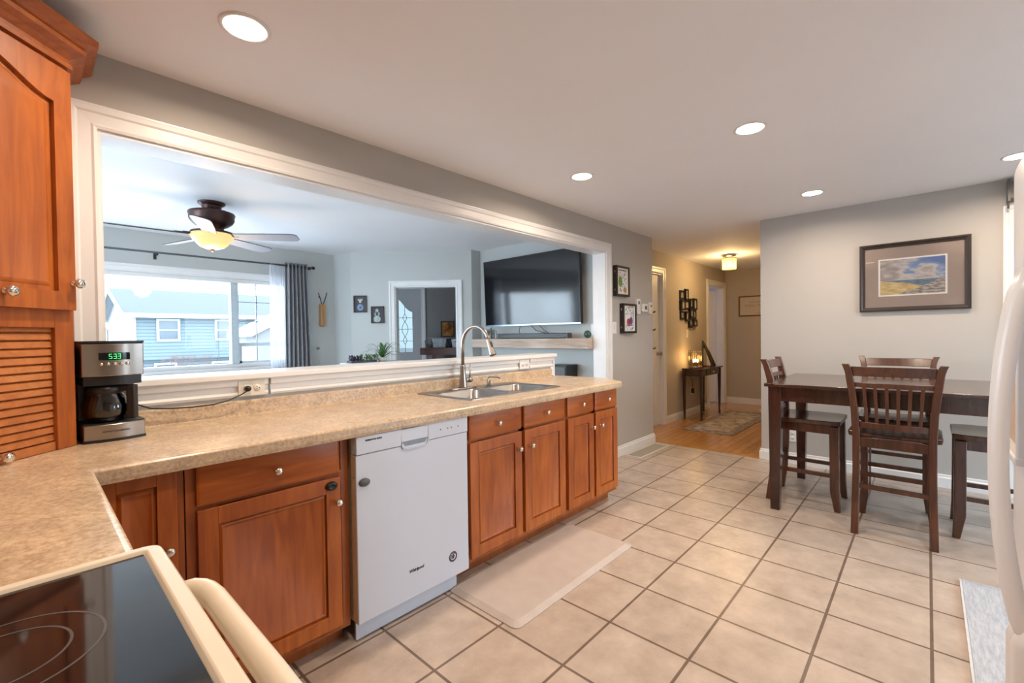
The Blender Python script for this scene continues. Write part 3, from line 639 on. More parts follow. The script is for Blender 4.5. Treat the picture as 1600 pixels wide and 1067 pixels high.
hd = finish('handle', MB().lathe([(.017, 0), (.017, .030), (.015, .032), (.015, .034), (.0185, .036), (.0185, .060), (.015, .064), (0, .065)], (fx+.012, fy, z0+.055), 20, 'x').tube([(fx+.062, fy, z0+.066), (fx+.064, fy, z0+.10), (fx+.070, fy, z0+.165)], [.006, .0045, .0042], 10), M_steel, t)
t = thing('soap_dispenser', 'small brushed nickel soap dispenser right of the faucet', 'soap dispenser', (2.235, 2.30, z0))
finish('base', MB().lathe([(.022, 0), (.020, .004), (.015, .006), (.015, .045), (.013, .047), (.0, .048)], (2.235, 2.30, z0), 20), M_steel, t)
finish('nozzle', MB().tube([(2.235, 2.30, z0+.046), (2.235, 2.30, z0+.056), (2.238, 2.29, z0+.060), (2.250, 2.225, z0+.060), (2.254, 2.205, z0+.054)], .005, 8), M_steel, t)
# dishwasher ---------------------------------------------------------
t = thing('dishwasher', 'white built-in dishwasher between the cherry cabinets under the worktop', 'dishwasher', (1.205, 2.0, 0))
X0, X1, DWY = .903, 1.507, 1.712
finish('tub', MB().box(X0+.006, X1-.006, DWY+.045, 2.33, .09, .868), M_beige, t)
dm = MB(); dm.box(X0, X1, DWY+.003, DWY+.045, .095, .795)
dr = finish('door', dm, M_app, t, bevel=.003)
finish('door_side', MB().box(X0-.0005, X0+.002, DWY+.008, DWY+.0455, .10, .79), M_beige, dr)
cp = MB(); hx0, hx1 = 1.118, 1.262     # control panel with pocket handle
cp.box(X0, hx0, DWY-.002, DWY+.045, .797, .872).box(hx1, X1, DWY-.002, DWY+.045, .797, .872).box(hx0, hx1, DWY-.002, DWY+.045, .812, .872).box(hx0, hx1, DWY+.03, DWY+.045, .797, .812)
pn = finish('control_panel', cp, M_app, t, bevel=.003)
finish('pocket_handle', MB().sweep([(hx0-.004, DWY-.001, .800), (hx0+.006, DWY-.001, .782), (hx0+.025, DWY-.001, .776), (hx1-.025, DWY-.001, .776), (hx1-.006, DWY-.001, .782), (hx1+.004, DWY-.001, .800)], [(0, 0), (.006, 0), (.005, .005), (.001, .005)], (0, -1, 0)).box(hx0+.004, hx1-.004, DWY-.0005, DWY+.004, .782, .812), M_app, t)
finish('handle_recess_shade', MB().add([(hx0+.003, DWY-.0012, .813), (hx1-.003, DWY-.0012, .813), (hx1-.018, DWY-.0012, .792), (hx0+.018, DWY-.0012, .792)], [(0, 1, 2, 3)]), plain('recess_shade_blue_grey', (.22, .27, .33), .5), t)  # flat blue-grey patch: shade of the handle pocket put into colour
finish('kick_plate', MB().box(X0+.012, X1-.045, DWY+.05, DWY+.06, .008, .094), M_app, t)
finish('side_vent', MB().box(X0-.001, X0-.0002, DWY+.015, DWY+.032, .70, .702), M_slot, t)
Md = frameM((1.2, DWY-.0015, 0), (1, 0, 0))
text('brand_mark', 'Whirlpool', .019, frameM((1.189, DWY+.0025, .219), (1, 0, 0)), M_slot, t, bold=.0006, shear=.2)
text('panel_lettering', 'WHIRLPOOL GOLD', .0088, frameM((.982, DWY-.0025, .852), (1, 0, 0)), M_slot, t, bold=.0006)
mb = MB(frameM((1.403, DWY+.0022, .197), (1, 0, 0)))
mb.m = 0; mb.lathe([(.0, .0), (.026, .0), (.026, .0006), (0, .0006)], n=32)
mb.m = 1; mb.sweep([(.021*math.cos(2*PI*i/24), .021*math.sin(2*PI*i/24), .0006) for i in range(24)], [(-.004, 0), (.004, 0), (.004, .0004), (-.004, .0004)], (0, 0, 1), closed=True)
mb.box(-.011, -.005, -.010, .010, .0006, .0011).box(-.005, .011, -.003, .003, .0006, .0011).box(-.002, .006, -.011, .011, .0006, .0010)
mb.m = 2; mb.box(-.004, .012, .010, .015, .0006, .0012)
finish('round_badge', mb, [M_paper, plain('badge_navy', (.03, .03, .07), .5), plain('badge_red', (.35, .05, .07), .5)], t)
for i in (0, 2, 3, 5): finish('button', MB().lathe([(.0035, 0), (.0035, .0008), (0, .0008)], (1.335+.022*i, DWY-.002, .834), 10, '-y'), M_grey, t)
lk = finish('appliance_lock', MB().lathe([(.021, 0), (.021, .007), (.018, .011), (0, .012)], (.938, DWY+.003, .680), 24, '-y', sx=1.15, sy=.8), M_grey)
tag(lk, 'grey oval child lock pad stuck on the dishwasher door edge', 'child lock')
# floor mat
mb = MB(); rr = rrect(1.415, 2.465, 1.305, 1.782, .035, 0, 4); inn = rrect(1.445, 2.435, 1.335, 1.752, .03, .0, 4); n = len(rr)
mb.add([(p[0], p[1], .001) for p in rr]+[(p[0], p[1], .004) for p in rr]+[(p[0], p[1], .018) for p in inn], [tuple(range(n))[::-1]]+[(i, (i+1) % n, n+(i+1) % n, n+i) for i in range(n)]+[(n+i, n+(i+1) % n, 2*n+(i+1) % n, 2*n+i) for i in range(n)]+[tuple(range(2*n, 3*n))])
tag(finish('anti_fatigue_mat', mb, M_foammat), 'taupe cushioned kitchen mat on the tiles in front of the sink cabinets', 'mat')
# upper corner cabinet with tambour garage ----------------------------
A0 = Vector((.11, 2.15, 0)); ang = PI/4; FW = .622
t = thing('upper_corner_cabinet', 'tall cherry corner cabinet standing on the worktop, arched door above slatted roll-up garage', 'cabinet', (-.25, 2.1, CT1))
ct = -FW  # local frame: x along face (0 at left end, FW at right end), y into the corner, z up
Mc = Matrix.Translation(A0) @ Matrix.Rotation(ang, 4, 'Z') @ Matrix.Translation((-FW, 0, 0))
# carcass as world prism
a1 = Vector((A0.x-FW*math.cos(ang), A0.y-FW*math.sin(ang)))
th_ = .018
bd = MB(); bd.prism([(A0.x, A0.y+.012), (A0.x, YD-.002), (-.545, YD-.002), (-.545, a1.y), (a1.x-.012, a1.y), (a1.x-.02, a1.y+.04), (A0.x-.04, A0.y+.02)], 1.36, 2.27)
bd.box(A0.x-th_, A0.x, A0.y+.012, YD-.002, CT1+.001, 1.36).box(-.545, a1.x-.012, a1.y, a1.y+th_, CT1+.001, 1.36)
finish('body', bd, M_cab, t)
ff = MB(Mc); ff.box(0, .062, 0, .019, CT1+.001, 2.27).box(FW-.066, FW, 0, .019, CT1+.001, 2.27).box(.062, FW-.066, 0, .019, 1.325, 1.395).box(.062, FW-.066, 0, .019, 2.16, 2.27)
finish('face_frame', ff, M_cab, t, bevel=.002)
pm = MB(Mc @ Matrix.Translation((.012, -.021, 1.385))); panel_door(pm, FW-.024, .80, rail=.060, arch_h=.062)
ud = finish('door', pm, M_cab, t, bevel=.0015)
dirf = Vector((math.sin(ang), -math.cos(ang), 0))
def mcp(x, y, z): q = Mc @ Vector((x, y, z)); return q
q = mcp(FW-.022, -.021, 1.475); knob(ud, q.x, q.y, q.z, dirf, s=1.1)
q = mcp(FW-.236, -.021, 1.430); knob(ud, q.x, q.y, q.z, dirf, s=1.1)
tm = MB(Mc)
for i in range(15):
    z = CT1+.030+i*.0255; tm.add([(.06, .020, z), (FW-.064, .020, z), (FW-.064, .020, z+.0245), (.06, .020, z+.0245), (.06, .012, z+.004), (FW-.064, .012, z+.004), (FW-.064, .0145, z+.021), (.06, .0145, z+.021)],
                                     [(0, 1, 5, 4), (1, 2, 6, 5), (2, 3, 7, 6), (3, 0, 4, 7), (4, 5, 6, 7)])
tm.box(.06, FW-.064, .008, .020, CT1+.002, CT1+.029)
tb = finish('tambour_door', tm, M_tamb, t); q = mcp(FW-.232, .008, CT1+.020); knob(tb, q.x, q.y, q.z, dirf, s=1.0)
crn = [(0, 2.205), (-.014, 2.205), (-.014, 2.220), (-.004, 2.223), (-.006, 2.236), (-.024, 2.250), (-.046, 2.262), (-.050, 2.274), (-.040, 2.278), (-.058, 2.290), (-.070, 2.296), (-.080, 2.306), (-.080, 2.318), (0, 2.318)]
p0_, p1_ = mcp(0, 0, 0), mcp(FW, 0, 0)
finish('crown_moulding', MB().sweep([(-.548, p0_.y, 0), (p0_.x, p0_.y, 0), (p1_.x, p1_.y, 0), (p1_.x, YD-.002, 0)], crn, (0, 0, 1)), M_cabh, t)
# range ----------------------------------------------------------------
t = thing('stove', 'cream electric stove with black glass cooktop at the end of the left worktop', 'stove', (-.2, .6, 0))
SYB, SYF = .985, .225
finish('body', MB().box(-.545, .115, SYF+.004, SYB-.004, 0.02, .905), M_appw, t)
mb = MB(); rim = rrect(-.545, .152, SYF, SYB-.006, .022, 0, 5); n = len(rim); inn = rrect(-.50, .124, SYF+.03, SYB-.030, .006, 0, 5); mid = rrect(-.54, .147, SYF+.006, SYB-.011, .02, 0, 5); inn2 = rrect(-.505, .129, SYF+.025, SYB-.025, .008, 0, 5)
mb.add([(p[0], p[1], .900) for p in rim]+[(p[0], p[1], .922) for p in rim]+[(p[0], p[1], .931) for p in mid]+[(p[0], p[1], .931) for p in inn2]+[(p[0], p[1], .924) for p in inn], [(k*n+i, k*n+(i+1) % n, (k+1)*n+(i+1) % n, (k+1)*n+i) for k in range(4) for i in range(n)]+[tuple(range(n))[::-1]], False)
finish('cooktop_frame', mb, M_appw, t, bevel=.002)
ck = finish('glass_top', MB().box(-.50, .124, SYF+.03, SYB-.030, .918, .9255), M_blackg, t)
M_ring = plain('burner_ring_grey', (.07, .065, .07), .3)
for cx_, cy_, rd in ((-.03, .76, .09), (-.33, .76, .075), (-.03, .42, .075), (-.33, .42, .11)):
  for q_ in (rd, rd-.03):
    ring = MB(); ring.sweep([(cx_+q_*math.cos(2*PI*i/48), cy_+q_*math.sin(2*PI*i/48), .9256) for i in range(48)], [(-.0015, 0), (.0015, 0), (.0015, .0002), (-.0015, .0002)], (0, 0, 1), closed=True)
    finish('burner_ring', ring, M_ring, ck)
od = finish('oven_door', MB().box(.116, .142, SYF+.01, SYB-.012, .26, .875), M_appw, t, bevel=.006)
finish('oven_window', MB().box(.1415, .1435, SYF+.12, SYB-.12, .40, .70), M_blackg, od)
hp = [(.140, SYB-.062, .838), (.158, SYB-.060, .848), (.172, SYB-.066, .854), (.183, SYB-.076, .857), (.191, SYB-.092, .859), (.196, SYB-.112, .860), (.199, SYB-.14, .860), (.201, .60, .860), (.199, SYF+.14, .860), (.191, SYF+.092, .859), (.172, SYF+.066, .854), (.140, SYF+.062, .838)]
finish('oven_handle', MB().tube(hp, [.017, .018, .019]+[.0195]*7+[.018, .017], 18, flat=.8), M_appw, t)
finish('storage_drawer', MB().box(.116, .138, SYF+.01, SYB-.012, .06, .25), M_appw, t, bevel=.004)
finish('back_guard', MB().box(-.545, -.49, SYF+.004, SYB-.01, .90, 1.10), M_appw, t, bevel=.01)
# coffee maker -----------------------------------------------------------
Mk = Matrix.Translation((.205, 2.235, CT1+.0)) @ Matrix.Rotation(math.radians(4), 4, 'Z')
t = thing('coffee_maker', 'stainless and black drip coffee maker with glass carafe beside the tall corner cabinet', 'coffee maker', (.205, 2.235, CT1), math.radians(4))
def dshape(w, y0, y1, bow, z0, z1, mb, n=12):
    poly = [(-w/2+w*i/n, y0-bow*math.sin(PI*i/n)) for i in range(n+1)]+[(w/2, y1), (-w/2, y1)]; mb.prism(poly, z0, z1)
mb = MB(); dshape(.170, -.085, .105, .018, .004, .062, mb); finish('base', mb, M_steel, t, True, bevel=.003)
mb = MB(); dshape(.172, -.087, .107, .018, .0, .010, mb); dshape(.168, -.083, .103, .018, .060, .066, mb); finish('base_trim', mb, M_black, t, True)
mb = MB(); mb.box(-.080, .080, .045, .105, .062, .24); finish('column', mb, plain('column_grey', (.16, .15, .14), .25), t, True)
mb = MB(); dshape(.172, -.080, .107, .022, .232, .350, mb); hdp = finish('housing', mb, M_steel, t, True, bevel=.003)
mb = MB(); dshape(.174, -.082, .108, .022, .350, .358, mb); finish('lid', mb, M_black, t, True); mb = MB(); dshape(.160, -.07, .10, .018, .200, .232, mb); finish('filter_basket', mb, M_black, t, True)
mb = MB(); n = 8; pp = [(-.043+.086*i/n, -.081-.0235*math.sin(PI*(.5+(-.043+.086*i/n)/.172))) for i in range(n+1)]
mb.add([(x, y, z) for z in (.290, .316) for x, y in pp], [(i, i+1, n+2+i, n+1+i) for i in range(n)]); finish('display', mb, M_blackg, hdp, True)
def seg(mb, cx, cz, digit):
    S_ = {'5': 'afgcd', '3': 'abgcd', '8': 'abcdefg'}[digit]; w, h = .0075, .008
    L_ = {'a': (-w, h*1.9, w, h*2.0), 'g': (-w, -.0004, w, .0006), 'd': (-w, -h*2.0, w, -h*1.9), 'b': (w-.001, 0, w, h*2), 'c': (w-.001, -h*2, w, 0), 'f': (-w, 0, -w+.001, h*2), 'e': (-w, -h*2, -w+.001, 0)}
    for k in S_:
        a, b, c, d = [q*.5 for q in L_[k]]; yy = -.1062+abs(cx)*.06; mb.box(cx+a-.0002, cx+c+.0002, yy, yy+.001, cz+b-.0003, cz+d+.0003)
mb = MB(); seg(mb, -.012, .303, '5'); seg(mb, .000, .303, '3'); seg(mb, .012, .303, '3'); finish('clock_digits', mb, M_green, hdp, True)
for i in range(5): x = -.036+.018*i; finish('button', MB().lathe([(.0055, 0), (.0055, .004), (0, .005)], (x, -.081-.0235*math.sin(PI*(.5+x/.172))+.001, .276), 12, '-y'), M_chrome, hdp, True)
text('base_lettering', 'HAMILTON BEACH', .009, Mk @ frameM((0, -.1042, .036), (1, 0, 0)), M_slot, t)
cf = thing('glass_carafe', 'empty glass carafe with black handle inside the coffee maker', 'carafe', tuple(Mk @ Vector((-.016, -.022, .066))), math.radians(4))
finish('jug', MB().lathe([(.048, 0), (.058, .006), (.066, .03), (.067, .055), (.058, .088), (.050, .102), (.052, .112)], n=28, caps=False), M_cof, cf, True, solid=.002)
finish('collar', MB().lathe([(.051, .100), (.055, .102), (.056, .128), (.03, .133), (0, .133)], n=28, caps=False), M_black, cf, True)
finish('handle', MB(Matrix.Rotation(math.radians(-38), 4, 'Z')).box(.050, .090, -.013, .013, .108, .130).box(.072, .098, -.014, .014, .006, .130).box(.062, .080, -.012, .012, .006, .022), M_black, cf, True, bevel=.004)
# outlets and cord
def outlet(name, cx, y, cz, label, mat=M_cream, horiz=True):
    t = thing(name, label, 'outlet', (cx, y, cz)); w, h = (.115, .072) if horiz else (.072, .115)
    finish('cover_plate', MB().box(cx-w/2, cx+w/2, y-.005, y, cz-h/2, cz+h/2), mat, t, bevel=.0015)
    mb = MB()
    for s in (-1, 1):
        px, pz = (cx+s*.0225, cz) if horiz else (cx, cz+s*.0225)
        mb.m = 0; mb.lathe([(.0165, 0), (.0165, .002), (0, .002)], (px, y-.005, pz), 20, '-y'); mb.m = 1
        mb.box(px-.006, px+.003, y-.0076, y-.007, pz+.004, pz+.006).box(px-.006, px+.003, y-.0076, y-.007, pz-.006, pz-.004).lathe([(.0025, 0), (.0025, .0006), (0, .0006)], (px+.009, y-.007, pz), 8, '-y')
    finish('socket', mb, [mat, M_slot], t); return t
outlet('wall_outlet', .725, YD-.004, 1.046, 'cream outlet on the half wall above the backsplash, with a black plug in it')
outlet('wall_outlet', 2.700, YD-.004, 1.046, 'white outlet on the half wall right of the faucet', M_white)
t = thing('power_cord', 'black coffee maker cord lying along the backsplash up to its plug', 'cord', (.5, 2.34, CT1))
kp = [(.288, 2.345, 1.024), (.30, 2.343, 1.020), (.34, 2.338, 1.0), (.40, 2.340, .992), (.48, 2.340, .988), (.56, 2.338, .990), (.62, 2.338, 1.002), (.67, 2.338, 1.022), (.695, 2.339, 1.036), (.702, 2.345, 1.042)]
finish('cable', MB().tube(kp, .0032, 8), M_black, t)
finish('plug', MB().lathe([(.013, 0), (.014, .006), (.013, .022), (.007, .032), (0, .033)], (.7025, 2.3635, 1.046), 14, '-y'), M_black, t)

# ------------------------------------------------------------------ fridge
t = thing('refrigerator', 'white side-by-side fridge with long bowed handles and ice dispenser, at the right edge', 'refrigerator', (1.43, -.5, 0))
FX0, FX1, FYF, FZ = .985, 1.885, -.178, 1.69
finish('body', MB().box(FX0+.005, FX1-.005, -.90, FYF-.07, .02, FZ-.01), M_fridge, t, bevel=.006)
def fdoor(name, a, b, hole=None):
    n = 12; poly = [(a+(b-a)*i/n, FYF+.014*math.sin(PI*i/n)) for i in range(n+1)]+[(b, FYF-.065), (a, FYF-.065)]
    return finish(name, MB().prism(poly, .10, FZ), M_fridge, t, bevel=.008)
fd = fdoor('fridge_door', FX0, 1.452); fz = fdoor('freezer_door', 1.460, FX1)
finish('kick_grille', MB().box(FX0+.01, FX1-.01, -.88, FYF-.04, .0, .095), M_grey, t)
def fhandle(x, par):
    n = 16; pts = []
    for i in range(n+1):
        z = .60+(1.405-.60)*i/n; k = math.sin(PI*i/n)**.6; pts.append((x, FYF+.014+.050*k, z))
    finish('handle', MB().tube(pts, [.020-.004*math.sin(PI*i/n) for i in range(n+1)], 14, flat=.8), M_fridge, par)
    finish('handle_strip', MB().tube([(x, FYF+.012, 1.395), (x, FYF+.012, FZ-.01)], .012, 8), M_fridge, par); finish('handle_strip', MB().tube([(x, FYF+.012, .12), (x, FYF+.020, .40), (x, FYF+.020, .60), (x, FYF+.014, .64)], [.020, .030, .030, .022], 8), M_fridge, par)
fhandle(1.430, fd); fhandle(1.482, fz)
dm = MB(); dm.box(1.53, 1.545, FYF-.0, FYF+.030, .98, 1.34).box(1.80, 1.815, FYF-.0, FYF+.026, .98, 1.34).box(1.545, 1.80, FYF, FYF+.028, 1.20, 1.34).box(1.53, 1.815, FYF, FYF+.034, .965, .985)
ds = finish('dispenser_frame', dm, M_fridge, fz, bevel=.004)
finish('dispenser_cavity', MB().box(1.545, 1.80, FYF+.0135, FYF+.0145, .985, 1.20), plain('dispenser_tan', (.55, .40, .28), .5), fz)
finish('dispenser_controls', MB().box(1.56, 1.785, FYF+.0275, FYF+.0295, 1.215, 1.325), plain('dispenser_panel_grey', (.30, .33, .38), .4), fz)

# ------------------------------------------------------------------ rug by the garden door, vents
t = thing('floor_rug', 'blue-grey flatweave rug on the tiles beside the fridge', 'rug', (2.6, -.39, 0))
finish('weave', MB().box(2.05, 3.195, -.665, -.125, .001, .010), M_rugb, t, bevel=.003)
finish('binding', MB().sweep([(2.05, -.125, 0), (3.195, -.125, 0), (3.195, -.665, 0)], [(0, .001), (0, .011), (.008, .011), (.008, .001)], (0, 0, 1)), plain('rug_white_binding', (.60, .60, .62), .9), t)
def vent(name, x0, x1, y0, y1, label, nb=22):
    t = thing(name, label, 'floor vent', ((x0+x1)/2, (y0+y1)/2, 0)); f = .022
    finish('frame', MB().box(x0, x1, y0, y0+f, .0005, .006).box(x0, x1, y1-f, y1, .0005, .006).box(x0, x0+f, y0+f, y1-f, .0005, .006).box(x1-f, x1, y0+f, y1-f, .0005, .006), M_ventw, t)
    mb = MB()
    for i in range(nb): x = x0+f+(x1-x0-2*f)*(i+.5)/nb; mb.box(x-.003, x+.003, y0+f, y1-f, .0005, .004)
    finish('louvre', mb.box(x0+f, x1-f, y0+f, y1-f, .0002, .001), [plain('vent_slat_grey', (.46, .43, .38), .5)], t)
vent('floor_vent', 4.25, 4.94, 2.15, 2.345, 'large cream floor register in the tiles below the grey wall by the hall', 44)
vent('floor_vent', 4.74, 4.84, .74, .96, 'small cream floor register behind the dining table leg', 8)
# ------------------------------------------------------------------ dining set
t = thing('dining_table', 'tall espresso wood dining table with square legs by the grey wall', 'table', (4.12, .16, 0))
TX0, TX1, TY0, TY1 = 3.605, 4.635, -.56, .868
finish('tabletop', MB().box(TX0, TX1, TY0, TY1, .887, .910), M_darkx, t, bevel=.004)
finish('apron', MB().box(TX0+.045, TX0+.065, TY0+.05, TY1-.05, .785, .887).box(TX1-.065, TX1-.045, TY0+.05, TY1-.05, .785, .887).box(TX0+.05, TX1-.05, TY0+.045, TY0+.065, .785, .887).box(TX0+.05, TX1-.05, TY1-.065, TY1-.045, .785, .887), M_dark, t)
for lx, sx in ((TX0+.022, 1), (TX1-.022, -1)):
    for ly, sy in ((TY0+.022, 1), (TY1-.022, -1)):
        a = [sorted((lx, lx+sx*.082)), sorted((ly, ly+sy*.082))]; b = [sorted((lx+sx*.008, lx+sx*.066)), sorted((ly+sy*.008, ly+sy*.066))]
        mb = MB(); mb.box(*a[0], *a[1], .785, .887); mb.frus((b[0][0], b[0][1], b[1][0], b[1][1]), (a[0][0], a[0][1], a[1][0], a[1][1]), .0, .785); finish('leg', mb, M_dark, t, bevel=.003)
CHB = wood('espresso_chair_wood', (.040, .013, .008), (.110, .036, .017), .26, (9, 9, 1.0), coat=.45)
def make_chair():
    t = thing('counter_chair', '', 'chair', (0, 0, 0), 0, None)
    # seat (local: faces +y)
    n = 10
    def seat(a, b):
        x = -.225+.45*a; y = -.185+.40*b; rnd = max(0, b-.75)/.25; x *= 1-.10*rnd**2
        return (x, y, .640-.014*math.sin(PI*a)*(1-.3*b)+.002)
    mb = MB(); m = 12
    top = [[seat(i/m, j/m) for i in range(m+1)] for j in range(m+1)]
    vs = [p for row in top for p in row]+[(p[0]*.97, p[1], .608) for row in top for p in row]; K = (m+1)**2
    fs = [(j*(m+1)+i, j*(m+1)+i+1, (j+1)*(m+1)+i+1, (j+1)*(m+1)+i) for j in range(m) for i in range(m)]; fs += [tuple(K+q for q in f[::-1]) for f in fs]
    bd = [i for i in range(m+1)]+[(j*(m+1)+m) for j in range(1, m+1)]+[m*(m+1)+i for i in range(m-1, -1, -1)]+[j*(m+1) for j in range(m-1, 0, -1)]
    fs += [(bd[k], bd[(k+1) % len(bd)], K+bd[(k+1) % len(bd)], K+bd[k]) for k in range(len(bd))]
    mb.add(vs, fs, True); finish('seat', mb, CHB, t, True, bevel=.006)
    # rear legs + posts, splayed and curved
    prof = [(-.228, 0, .185), (-.205, .18, .182), (-.192, .40, .178), (-.190, .60, .178), (-.196, .78, .186), (-.215, .92, .200), (-.238, 1.02, .211), (-.250, 1.055, .220), (-.256, 1.072, .227)]
    for s in (-1, 1):
        mb = MB(); sec = []
        for (y, z, x) in prof:
            w = .019; d = .024 if z < 1.0 else .021; cx_ = s*x
            sec += [(cx_-w, y-d, z), (cx_+w, y-d, z), (cx_+w, y+d, z), (cx_-w, y+d, z)]
        K = len(prof); mb.add(sec, [(3, 2, 1, 0), tuple((K-1)*4+q for q in range(4))]+[(i*4+q, i*4+(q+1) % 4, (i+1)*4+(q+1) % 4, (i+1)*4+q) for i in range(K-1) for q in range(4)])
        finish('back_leg', mb, CHB, t, True, bevel=.004)
        mb = MB(); x = s*.195; xi = x-s*.048
        a = (min(x, xi), max(x, xi), .150, .205); x2 = x+s*.004; b = (min(x2, x2-s*.034), max(x2, x2-s*.034), .180, .216)
        mb.frus((a[0], a[1], a[2]+.004, a[3]+.004), a, .14, .60); mb.frus(b, (a[0], a[1], a[2]+.004, a[3]+.004), 0, .14); finish('front_leg', mb, CHB, t, True, bevel=.004)
    finish('seat_frame', MB().box(-.17, .17, -.196, -.176, .545, .606).box(-.16, .16, .150, .170, .545, .606).box(-.190, -.168, -.18, .15, .545, .606).box(.168, .190, -.18, .15, .545, .606), CHB, t, True, bevel=.002)
    finish('back_stretcher', MB().box(-.175, .175, -.212, -.192, .285, .312), CHB, t, True)
    finish('front_stretcher', MB().box(-.165, .165, .165, .183, .270, .300), CHB, t, True)
    for s in (-1, 1): finish('side_stretcher', MB().box(s*.178-.009, s*.178+.009, -.20, .17, .235, .262), CHB, t, True)
    def rail(name, z0, z1, y0, y1, hw, th, bow=.022):
        n = 10; mb = MB(); vs = []
        for i in range(n+1):
            a = -1+2*i/n; x = hw*a; bw = -bow*(1-a*a)
            vs += [(x, y0+bw-th/2, z0), (x, y0+bw+th/2, z0), (x, y1+bw+th/2, z1), (x, y1+bw-th/2, z1)]
        mb.add(vs, [(0, 1, 2, 3), tuple(n*4+q for q in (3, 2, 1, 0))]+[(i*4+q, (i+1)*4+q, (i+1)*4+(q+1) % 4, i*4+(q+1) % 4) for i in range(n) for q in range(4)])
        finish(name, mb, CHB, t, True, bevel=.003)
    rail('top_rail', .995, 1.056, -.228, -.247, .198, .022); rail('upper_cross_rail', .925, .955, -.214, -.220, .186, .020); rail('lower_cross_rail', .665, .705, -.190, -.192, .162, .020, .012)
    for i in range(6):
        x = (-.125+.05*i); bw = -.022*(1-(x/.186)**2); bl = -.012*(1-(x/.162)**2); x2 = x*1.09
        mb = MB(); mb.add([(x-.008, -.192+bl-.005, .70), (x+.008, -.192+bl-.005, .70), (x+.008, -.192+bl+.005, .70), (x-.008, -.192+bl+.005, .70),
                           (x2-.009, -.214+bw-.005, .93), (x2+.009, -.214+bw-.005, .93), (x2+.009, -.214+bw+.005, .93), (x2-.009, -.214+bw+.005, .93)], [(3, 2, 1, 0), (4, 5, 6, 7), (0, 1, 5, 4), (1, 2, 6, 5), (2, 3, 7, 6), (3, 0, 4, 7)])
        finish('slat', mb, CHB, t, True)
    return t
ch = make_chair(); CG = 'chairs around the tall dining table'
place(ch, (3.770, .156, 0), -PI/2, 'dark slat-back chair on the near side of the table, seen from behind', CG)
place(copy_tree(ch), (4.43, .175, 0), PI/2, 'dark slat-back chair on the far side of the table, between it and the wall', CG)
place(copy_tree(ch), (4.045, .665, 0), PI, 'dark slat-back chair at the hallway end of the table', CG)
place(copy_tree(ch), (4.04, -.325, 0), 0, 'dark chair at the table end half hidden by the fridge', CG)
# framed beach picture on the right wall
def framed(name, label, cat, M, w, h, fw, depth, fmat, mat_board=None, art=None, mbw=0, grp=None, lip=None):
    """M: local x right, y up, z out of the wall; origin at lower-left corner on the wall"""
    base = M @ Vector((w/2, h/2, 0)); t = thing(name, label, cat, base, 0, grp)
    mb = MB(M); mb.sweep([(0, 0, 0), (w, 0, 0), (w, h, 0), (0, h, 0)], [(0, 0), (0, depth), (fw*.35, depth), (fw*.6, depth*.75), (fw, depth*.6), (fw, 0)], (0, 0, 1), closed=True); finish('frame', mb, fmat, t)
    if mat_board: finish('mat_board', MB(M).box(fw*.9, w-fw*.9, fw*.9, h-fw*.9, .002, .008), mat_board, t)
    return t
Mp = frameM((5.03, .441, 1.441), (0, -1, 0))   # x towards -Y, up z, out = -X
pw, ph = .692, .580
t = framed('framed_picture', 'wide framed beach and dunes picture with taupe mat on the right wall', 'picture', Mp, pw, ph, .036, .026, plain('dark_frame_wood', (.030, .020, .017), .35), M_mat)
finish('inner_mat', MB(Mp).box(.128, .558, .128, .447, .008, .010), M_paper, t)
mb = MB(Mp); mb.add([(.140, .140, .0105), (.546, .140, .0105), (.546, .435, .0105), (.140, .435, .0105)], [(0, 1, 2, 3)])
pa = finish('painting', mb, M_paint, t); uvl = pa.data.uv_layers.new(name='UV')
for l in pa.data.loops:
    co = Mp.inverted() @ (WM[pa] @ pa.data.vertices[l.vertex_index].co); uvl.data[l.index].uv = ((co.x-.14)/.406, (co.y-.14)/.295)
finish('glazing', MB(Mp).box(.034, pw-.034, .034, ph-.034, .012, .0125), glassy('picture_glass', (1, 1, 1), .5), t)
t = outlet('wall_outlet', 5.0, 0, 0, 'white outlet low on the wall behind the dining table leg', M_white, False)
for c in [t]: c.location = (5.03, .965, .40); c.rotation_euler = (0, 0, -PI/2)
t.location = (5.03, .965, .27)
# blind rail above the garden door at far right
t = thing('blind_headrail', 'grey-brown blind headrail end above the glazed door at far right', 'window blind', (4.98, -1.1, 2.2))
finish('rail', MB().box(4.955, 5.005, -1.85, -.445, 2.24, 2.36), plain('blind_rail_brown', (.22, .19, .17), .5), t, bevel=.004)
finish('bracket', MB().box(4.94, 5.028, -.448, -.436, 2.22, 2.38).tube([(4.96, -.44, 2.24), (4.955, -.44, 2.19), (4.965, -.44, 2.17)], .006, 6), M_grey, t)

